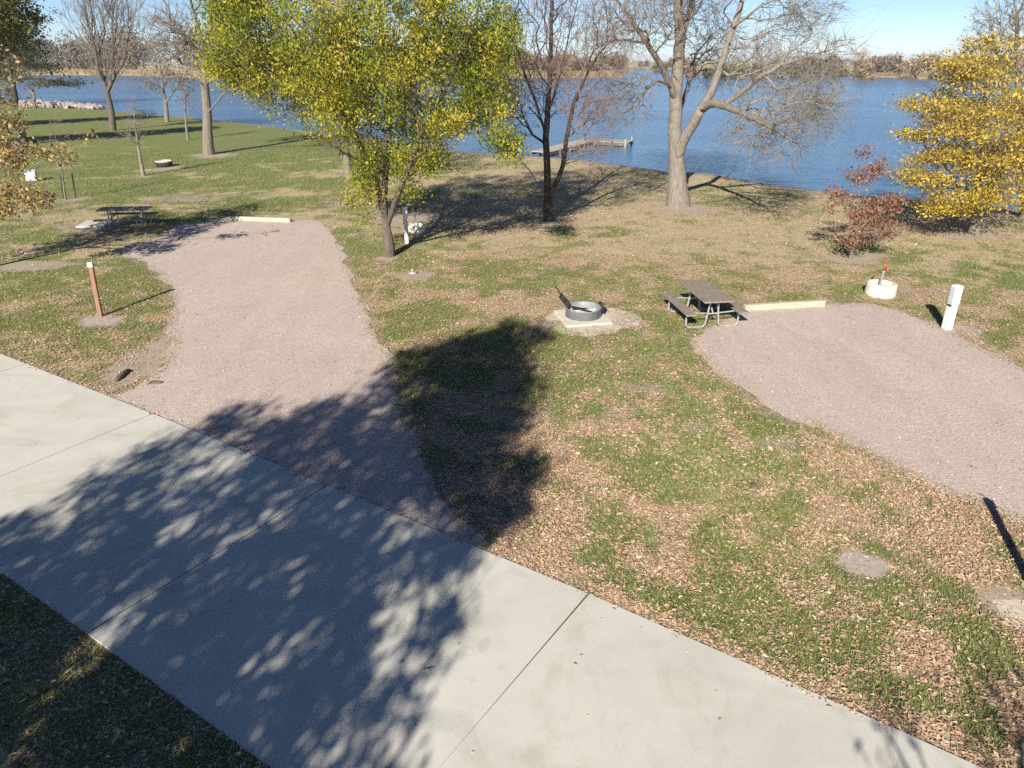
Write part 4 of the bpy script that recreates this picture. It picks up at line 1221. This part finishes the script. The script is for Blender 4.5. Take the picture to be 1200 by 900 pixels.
far_tree(1048, 78, 20, OLIVE, 'olive bush on the far shore in front of the grey bare tree', False, 2, 260, 'far_bush')
far_tree(1066, 68, 16, [(.24, .13, .10), (.30, .18, .14)], 'reddish brown tree on the far shore beside the dark conifer', False, 6)
far_tree(1075, 67, 7, EVG, 'narrow dark conifer on the far shore', False, 8, 260, conic=True)
far_tree(1092, 60, 30, TANB, 'wide tan-orange tree on the far shore beside the golden tree', False, 5, 600)
far_tree(918, 56, 30, TANB, 'tall tan tree on the far shore seen through the huge tree branches', False, 10, 500)
far_tree(948, 62, 26, OLIVE, 'olive green tree on the far shore right of the tall tan one', False, 8)
far_tree(975, 70, 34, [(.17, .15, .08), (.22, .18, .11)], 'broad brownish green tree on the far shore left of the cream bare tree', False, 6)

# ------------------------------------------------------------------ dock and rip-rap
dk = thing('boat_dock', 'long pale wooden dock angling out over the blue water', 'dock', (0, 0, 0))
A = at(632, 178, -.15); B = at(690, 164, -.15); Cc = at(739, 166, -.15)
def plank_run(a, b, w, z, name, plank=.28, gap=.02):
    m = MB(); d = (b - a)[:2]; L = np.linalg.norm(d); rz = math.atan2(d[1], d[0]); t = d / L
    s = plank / 2
    while s < L:
        c = a[:2] + t * s
        m.box((c[0], c[1], z), (plank - gap, w, .06), rz, .008); s += plank
    return m.build(name, M['dock_deck'], dk)
plank_run(A, B, 1.5, -.16, 'deck'); plank_run(B, Cc, 1.9, -.156, 'deck')
m = MB()
for a, b2, w in ((A, B, 1.5), (B, Cc, 1.9)):
    d = (b2 - a)[:2]; L = np.linalg.norm(d); t = d / L; nn = np.array([-t[1], t[0]]); rz = math.atan2(d[1], d[0]); c = (a + b2)[:2] / 2
    for s in (-1, 1):
        q = c + nn * s * (w / 2 - .06)
        m.box((q[0], q[1], -.30 + .003 * s), (L - .05, .09, .2), rz)
m.build('beam', M['dock_beam'], dk)
for a, b2, w, kk in ((A, B, 1.5, 5), (B, Cc, 1.9, 3)):
    d = (b2 - a)[:2]; L = np.linalg.norm(d); t = d / L; nn = np.array([-t[1], t[0]])
    for k in range(1, kk + 1):
        for s in (-1, 1):
            q = a[:2] + t * L * k / (kk + .15) + nn * s * (w / 2 + .10)
            m = MB(); m.tube([(q[0], q[1], -2.0), (q[0], q[1], -.08 + (.22 if (k == kk and w > 1.6) else .05))], .085, 8)
            m.build('piling', M['dock_deck'] if (k == kk and w > 1.6) else M['dock_beam'], dk)

def rock_mesh(seed):
    rg = np.random.default_rng(seed)
    import bmesh
    bm = bmesh.new(); bmesh.ops.create_icosphere(bm, subdivisions=1, radius=1)
    for v in bm.verts: v.co *= rg.uniform(.72, 1.15)
    me = bpy.data.meshes.new('rock'); bm.to_mesh(me); bm.free(); me.materials.append(M['rock']); return me
rms = [rock_mesh(k) for k in range(6)]
rg = np.random.default_rng(55)
for k in range(110):
    u = rg.uniform(18, 112)
    v = 127.0 - rg.random() * 9 * np.interp(u, [18, 60, 112], [.9, 1, .1])
    base_v = np.interp(u, [18, 112], [124.5, 128.5])
    P = at(u, base_v, 0)
    hgt = (base_v + 1 - v) * .11 * .9
    o = bpy.data.objects.new('rock', rms[k % 6]); COL.objects.link(o)
    s = rg.uniform(.28, .55)
    o.location = (P[0], P[1] + rg.uniform(-.3, 2.0), max(0.1, hgt * .75)); o.scale = (s * rg.uniform(.8, 1.3), s, s * rg.uniform(.6, .9)); o.rotation_euler = rg.uniform(0, 6, 3)
    tag(o, 'pinkish rock in the shore rock pile below the dark green tree', 'rock', 'rocks of the shore rock pile')

# ------------------------------------------------------------------ picnic tables
def make_table():
    t = thing('picnic_table', 'weathered plank picnic table on grey tube legs at the corner of the right gravel pad', 'picnic table', (0, 0, 0), 0, 'picnic tables')
    m = MB()
    for k in range(4):
        m.box((-.285 + .19 * k, 0, .745), (.182, 1.85, .042), 0, .006)
    m.build('tabletop', M['table_wood'], t)
    for s in (-1, 1):
        m = MB()
        m.box((s * .66, 0, .435), (.26, 1.85, .042), 0, .006)
        m.build('bench', M['table_wood'], t)
    for y in (-.62, .62):
        for s in (-1, 1):
            m = MB()
            m.tube([(s * .66, y, .412), (s * .67, y, .25), (s * .66, y, .08), (s * .60, y, .028), (s * .40, y, .024), (s * .24, y, .03), (s * .17, y, .09), (s * .13, y, .40), (s * .10, y, .722)], .024, 8)
            m.build('leg', M['galv'], t)
        m = MB()
        m.tube([(-.145, y, .36), (.145, y, .36)], .022, 6)
        m.tube([(-.145, y + .03, .36), (-.66, y + .03, .40)], .018, 6)
        m.tube([(.145, y + .03, .36), (.66, y + .03, .40)], .018, 6)
        m.tube([(0, y, .36), (0, y * .35, .72)], .02, 6)
        m.build('brace', M['galv'], t)
    return t
tab = make_table()
tab.location = (4.83, 17.15, 0); tab.rotation_euler = (0, 0, math.radians(8))
def table_copy(u, v, rz, label):
    o = copy_tree(tab); P = at(u, v); o.location = (P[0], P[1], float(gz(P[:1], P[1:2])[0])); o.rotation_euler = (0, 0, rz); o['label'] = label
    return o
table_copy(151, 267, math.radians(95), 'dark shaded picnic table behind the left gravel pad')
table_copy(172, 138, math.radians(80), 'tiny distant picnic table near the water on the left lawn')

# ------------------------------------------------------------------ fire rings
def arc(r, a0, a1, n, z): return [(r * math.cos(a0 + (a1 - a0) * i / n), r * math.sin(a0 + (a1 - a0) * i / n), z) for i in range(n + 1)]
P = at(685, 371)
fr = thing('fire_ring', 'grey steel fire ring with its black cooking grate tipped up', 'fire ring', (1.82, 17.28, .05), 0, 'fire rings')
m = MB(); m.lathe([(.44, 0), (.455, .005), (.455, .21), (.462, .215), (.462, .24), (.435, .24), (.435, .215), (.43, .21), (.43, .02)], 40)
m.build('ring', M['ring_steel'], fr, True)
m = MB(); m.lathe([(.428, .10), (.34, .13), (.2, .14), (.02, .15), (.001, .15)], 28, jit=.12, seed=4); m.build('ash', M['ash'], fr)
g = MB()
TM = Matrix.Translation((-.40, .10, .27)) @ Matrix.Rotation(math.radians(-14), 4, 'Z') @ Matrix.Rotation(math.radians(50), 4, 'Y') 
for k in range(7):
    y = -.18 + .06 * k
    g.tube([tuple(TM @ Vector((-.30, y, 0))), tuple(TM @ Vector((.06, y, 0)))], .011, 5)
for x in (-.30, -.12, .06):
    g.tube([tuple(TM @ Vector((x, -.2, 0))), tuple(TM @ Vector((x, .2, 0)))], .014, 5)
g.build('grate', M['ring_dark'], fr)
g = MB()
g.tube([tuple(TM @ Vector((-.28, .02, .0))), tuple(TM @ Vector((-.42, .02, .03))), tuple(TM @ Vector((-.56, .02, .03)))], .022, 6)
g.build('handle', M['ring_dark'], fr)
g = MB()
g.tube([(.28, .30, .06), (-.05, .05, .16), (-.30, -.12, .26)], .04, 6); g.tube([(-.32, .2, .08), (.05, -.1, .17), (.2, -.2, .16)], .035, 6)
g.build('charred_log', M['ring_dark'], fr)
m = MB()
m.box((.46, .12, .21), (.07, .26, .2), .2, .01)
m.build('draft_plate', M['ring_dark'], fr)
sl_ob = MB(); sl_ob.box((0, 0, .015), (1.20, 1.22, .07), 0, .012)
o = sl_ob.build('concrete_slab', M['slab']); o.location = (1.80, 17.23, 0); o.rotation_euler = (0, 0, math.radians(12))
tag(o, 'square cream concrete slab under the tipped-grate fire ring', 'slab')
P = at(193, 195)
f2 = thing('fire_ring', 'small dark fire ring with pale top on the left lawn', 'fire ring', (P[0], P[1], 0), 0, 'fire rings')
m = MB(); m.lathe([(.46, 0), (.47, .005), (.47, .32), (.44, .33), (.43, .30), (.43, .05)], 28); m.build('ring', M['ring_dark'], f2, True)
m = MB(); m.lathe([(.475, .28), (.49, .30), (.49, .345), (.42, .35), (.41, .30)], 28); m.build('rim', M['slab'], f2, True)
m = MB(); m.lathe([(.428, .26), (.2, .30), (.001, .30)], 20, jit=.1); m.build('ash', M['ash'], f2)
P = at(108, 264.5)
m = MB(); m.box((0, 0, .02), (1.1, 1.2, .06), 0, .012); o = m.build('concrete_slab', M['concrete']); o.location = (P[0], P[1] + .3, 0); o.rotation_euler = (0, 0, .15)
tag(o, 'pale concrete slab at the end of the dark shaded picnic table', 'slab')

# ------------------------------------------------------------------ parking timbers
for (a, c, lab) in (((270, 258), (341, 260.5), 'pale timber wheel stop at the back of the left gravel pad'), ((872, 364), (965, 358.5), 'pale timber wheel stop beside the near picnic table')):
    A_, B_ = at(*a), at(*c); d = B_ - A_; L = np.linalg.norm(d)
    m = MB(); m.box((0, 0, .08), (L, .16, .17), 0, .018)
    o = m.build('parking_timber', M['timber']); o.location = ((A_ + B_) / 2); o.rotation_euler = (0, 0, math.atan2(d[1], d[0]))
    tag(o, lab, 'timber', 'wheel stop timbers')

# ------------------------------------------------------------------ utility pedestals, hydrants, posts
def pedestal(P, rz, label, h=1.13, lean=0.0, w=.20):
    t = thing('power_pedestal', label, 'power pedestal', (P[0], P[1], P[2]), rz, 'white power pedestals', ry=lean)
    m = MB(); m.box((0, 0, h * .28), (w, w, h * .56 + .1), 0, .008); m.build('post', M['white_metal'], t)
    m = MB(); m.box((0, -.012, h * .79), (w + .006, w + .012, h * .42), 0, .010); hd = m.build('head', M['white_metal'], t)
    m = MB(); m.box((-w / 2 - .0105, -.012, h * .80), (.012, w - .03, h * .34), 0, .004); dr = m.build('cover', M['grey_metal'], t)  # grey cover puts the shade of the left face into its colour
    m = MB(); m.box((-w / 2 - .012, -.012, h * .567), (.03, w - .04, .03), 0, .004); m.build('latch', M['black'], t)
    return t
P = at(1109, 386)
pedestal(P, math.radians(10), 'white power pedestal beside the right gravel pad', 1.12, math.radians(-1), .175)
P = at(477, 285)
pedestal(P, math.radians(10), 'slim white power pedestal right of the yellow-green tree trunk', 1.28, math.radians(0), .15)

def hydrant(P, label, iron, r=.40, h=.33):
    t = thing('water_hydrant', label, 'water hydrant', (P[0], P[1], 0), 0, 'water hydrants')
    m = MB(); m.lathe([(r, -.05), (r * 1.02, .05), (r, h * .9), (r * .97, h), (r * .80, h + .005), (r * .79, h - .08), (.001, h - .09)], 28, jit=.03, seed=2); m.build('concrete_collar', M['hydrant_concrete'], t, False)
    m = MB(); m.tube([(-.04, .06, .1), (0, .06, .66), (.01, .06, .70)], .028, 8); m.build('pipe', M['galv'], t, True)
    m = MB(); m.tube([(.005, .06, .68), (.015, .06, .86)], [.05, .055], 8); m.tube([(.01, .02, .78), (.015, -.08, .75), (.015, -.10, .70)], [.03, .028, .03], 6); m.build('head', M[iron], t, True)
    m = MB(); m.tube([(-.02, .06, .86), (.05, .07, .95), (.10, .08, 1.02)], .016, 6); m.build('handle', M[iron], t, True)
    return t
P = at(1031, 345); hydrant(P, 'rust red hydrant in a white concrete ring beside the right gravel pad', 'red_iron')
P = at(487, 270); hydrant(P, 'dark brown hydrant in a concrete ring in the shade of the yellow-green tree', 'brown_iron', .38, .22)

def site_post(P, label, h, lean, plate=True, rz=.15):
    t = thing('site_post', label, 'marker post', (P[0], P[1], 0), rz, 'brown site posts', ry=lean)
    m = MB(); m.box((0, 0, h / 2 - .1), (.10, .10, h + .2), 0, .01); m.build('post', M['post_wood'], t)
    m = MB(); m.box((0, -.056, h - .05), (.12, .012, .12), 0, .003); p = m.build('number_plate', M['white_metal'], t)
    m = MB(); m.box((-.02, -.0635, h - .035), (.05, .003, .012)); m.box((.03, -.0635, h - .065), (.012, .003, .05)); m.build('mark', M['black'], p)
    return t
P = at(118, 371); site_post(P, 'thin brown wooden site post with white top plate beside the left gravel pad', 1.42, math.radians(3))
P = at(1222, 716); site_post(P, 'brown wooden site post outside the right edge casting a thin shadow', 1.42, 0)

# barrels and white box on the left lawn
def barrel(P, label):
    t = thing('litter_barrel', label, 'barrel', (P[0], P[1], 0), 0, 'grey barrels')
    m = MB(); m.lathe([(.001, 0), (.28, 0), (.29, .02), (.29, .27), (.30, .29), (.29, .31), (.29, .56), (.30, .58), (.29, .60), (.29, .86)], 20); m.build('drum', M['barrel'], t, True)
    m = MB(); m.lathe([(.30, .85), (.31, .88), (.26, .93), (.1, .96), (.001, .96)], 20); m.build('lid', M['black'], t, True)
P = at(28, 166); barrel(P, 'grey barrel on the left lawn, the farther of two')
P = at(23, 180); barrel(P, 'grey barrel on the left lawn, the nearer of two')
P = at(38, 212)
t = thing('utility_box', 'squat white utility box among the tan leaves at the left edge', 'utility box', (P[0], P[1], 0), math.radians(25))
m = MB(); m.box((0, 0, .27), (.5, .42, .5), 0, .015); m.build('body', M['white_metal'], t)
m = MB(); m.box((0, 0, .545), (.56, .48, .05), 0, .01); m.build('lid', M['grey_metal'], t)
m = MB(); m.box((.257, 0, .27), (.012, .34, .40), 0, .004); m.build('door', M['grey_metal'], t)

# small things on the ground
P = at(484, 320.5)
t = thing('valve_cover', 'small pale valve cover in a bare patch below the yellow-green tree', 'valve cover', (P[0], P[1], 0))
m = MB(); m.lathe([(.13, -.02), (.13, .05), (.12, .06), (.09, .062), (.001, .062)], 18); m.build('lid', M['galv'], t, True)
m = MB(); m.tube([(-.02, 0, .06), (-.02, 0, .13)], .025, 8); m.build('cap', M['grey_metal'], t, True)
def clod(P, sx, sy, sz, seed, name, label, cat, mat='clod'):
    rg = np.random.default_rng(seed)
    import bmesh
    bm = bmesh.new(); bmesh.ops.create_icosphere(bm, subdivisions=3, radius=1)
    for v in bm.verts:
        c = v.co; k = 1 + .35 * (fbm(np.array([c.x * 2 + seed]), np.array([c.y * 2 + c.z * 1.7]), seed, 3)[0] - .5) * 2
        v.co = Vector((c.x * sx * k, c.y * sy * k, c.z * sz * k))
    me = bpy.data.meshes.new(name); bm.to_mesh(me); bm.free(); me.materials.append(M[mat])
    o = bpy.data.objects.new(name, me); COL.objects.link(o); o.location = (P[0], P[1], 0.0)
    return tag(o, label, cat)
clod(at(144, 441), .07, .30, .09, 3, 'earth_clod', 'dark earth lump standing in for a shaded crevice at the near left corner of the left gravel pad', 'earth clod')  # added lump, its dark colour stands in for a shadowed crevice
clod(at(183, 449), .16, .07, .06, 5, 'earth_clod', 'small flat earth lump on the gravel beside the dark crevice lump', 'earth clod')
clod(at(883, 571), .07, .07, .07, 8, 'leaf_clump', 'small dark brown clump among the fallen leaves', 'clump')  # dark brown clump of dead leaves
P = at(502, 787)
m = MB(); m.tube([(-.05, 0, .008), (0, .01, .016), (.06, .03, .010)], [.006, .005, .003], 5); m.tube([(0, .01, .016), (.02, -.03, .02)], [.004, .002], 5)
o = m.build('twig', M['clod']); o.location = (P[0], P[1], road_top); tag(o, 'tiny dark twig lying on the concrete road', 'twig')
# pebbles thrown from the gravel pads
n = 14000
x, y = polar(n, 8, 30, .75)
ia, ir = pad_sel(x, y)
ed = np.minimum(dist_poly(x, y, pad_a_c, True), dist_poly(x, y, pad_b_c, True))
k = (ia | ((ed < .3) & ~ir & (RNG.random(n) < .5)))
x, y = x[k], y[k]; m_ = len(x)
s = RNG.lognormal(math.log(.013), .35, m_)
O = np.array([(1, 0, 0), (0, 1, 0), (-1, 0, 0), (0, -1, 0), (0, 0, .8)])
V = np.stack([x, y, np.full(m_, .006)], 1)[:, None, :] + O[None] * s[:, None, None] * RNG.uniform(.7, 1.3, (m_, 5, 1))
i = np.arange(m_)[:, None] * 5
T = np.concatenate([np.concatenate([i + a, i + (a + 1) % 4, i + 4], 1) for a in range(4)])
pc = np.array([(.34, .255, .22), (.42, .335, .30), (.27, .195, .175), (.48, .41, .37)])[RNG.integers(0, 4, m_)]
tag(mesh_np('pebbles', V.reshape(-1, 3), [T], M['tint'], fcol=np.tile(pc, (4, 1))), kind='stuff')

# ------------------------------------------------------------------ the air over the lake
bpy.context.view_layer.update()
ztop = max((o.matrix_world @ Vector(c)).z for o in COL.objects if o.type == 'MESH' for c in o.bound_box) + 1.5
hm = MB()
hm.box((0, 4050, (ztop - 3.4) / 2), (12400, 10300, ztop + 3.4))
hz = bpy.data.materials.new('haze')
hz.use_nodes = True
hz.node_tree.nodes.clear()
vo = hz.node_tree.nodes.new('ShaderNodeOutputMaterial')
pv = hz.node_tree.nodes.new('ShaderNodeVolumePrincipled')
pv.inputs['Color'].default_value = (.86, .92, 1, 1)
pv.inputs['Density'].default_value = .00018
hz.node_tree.links.new(pv.outputs[0], vo.inputs['Volume'])
tag(hm.build('haze', hz), kind='stuff')
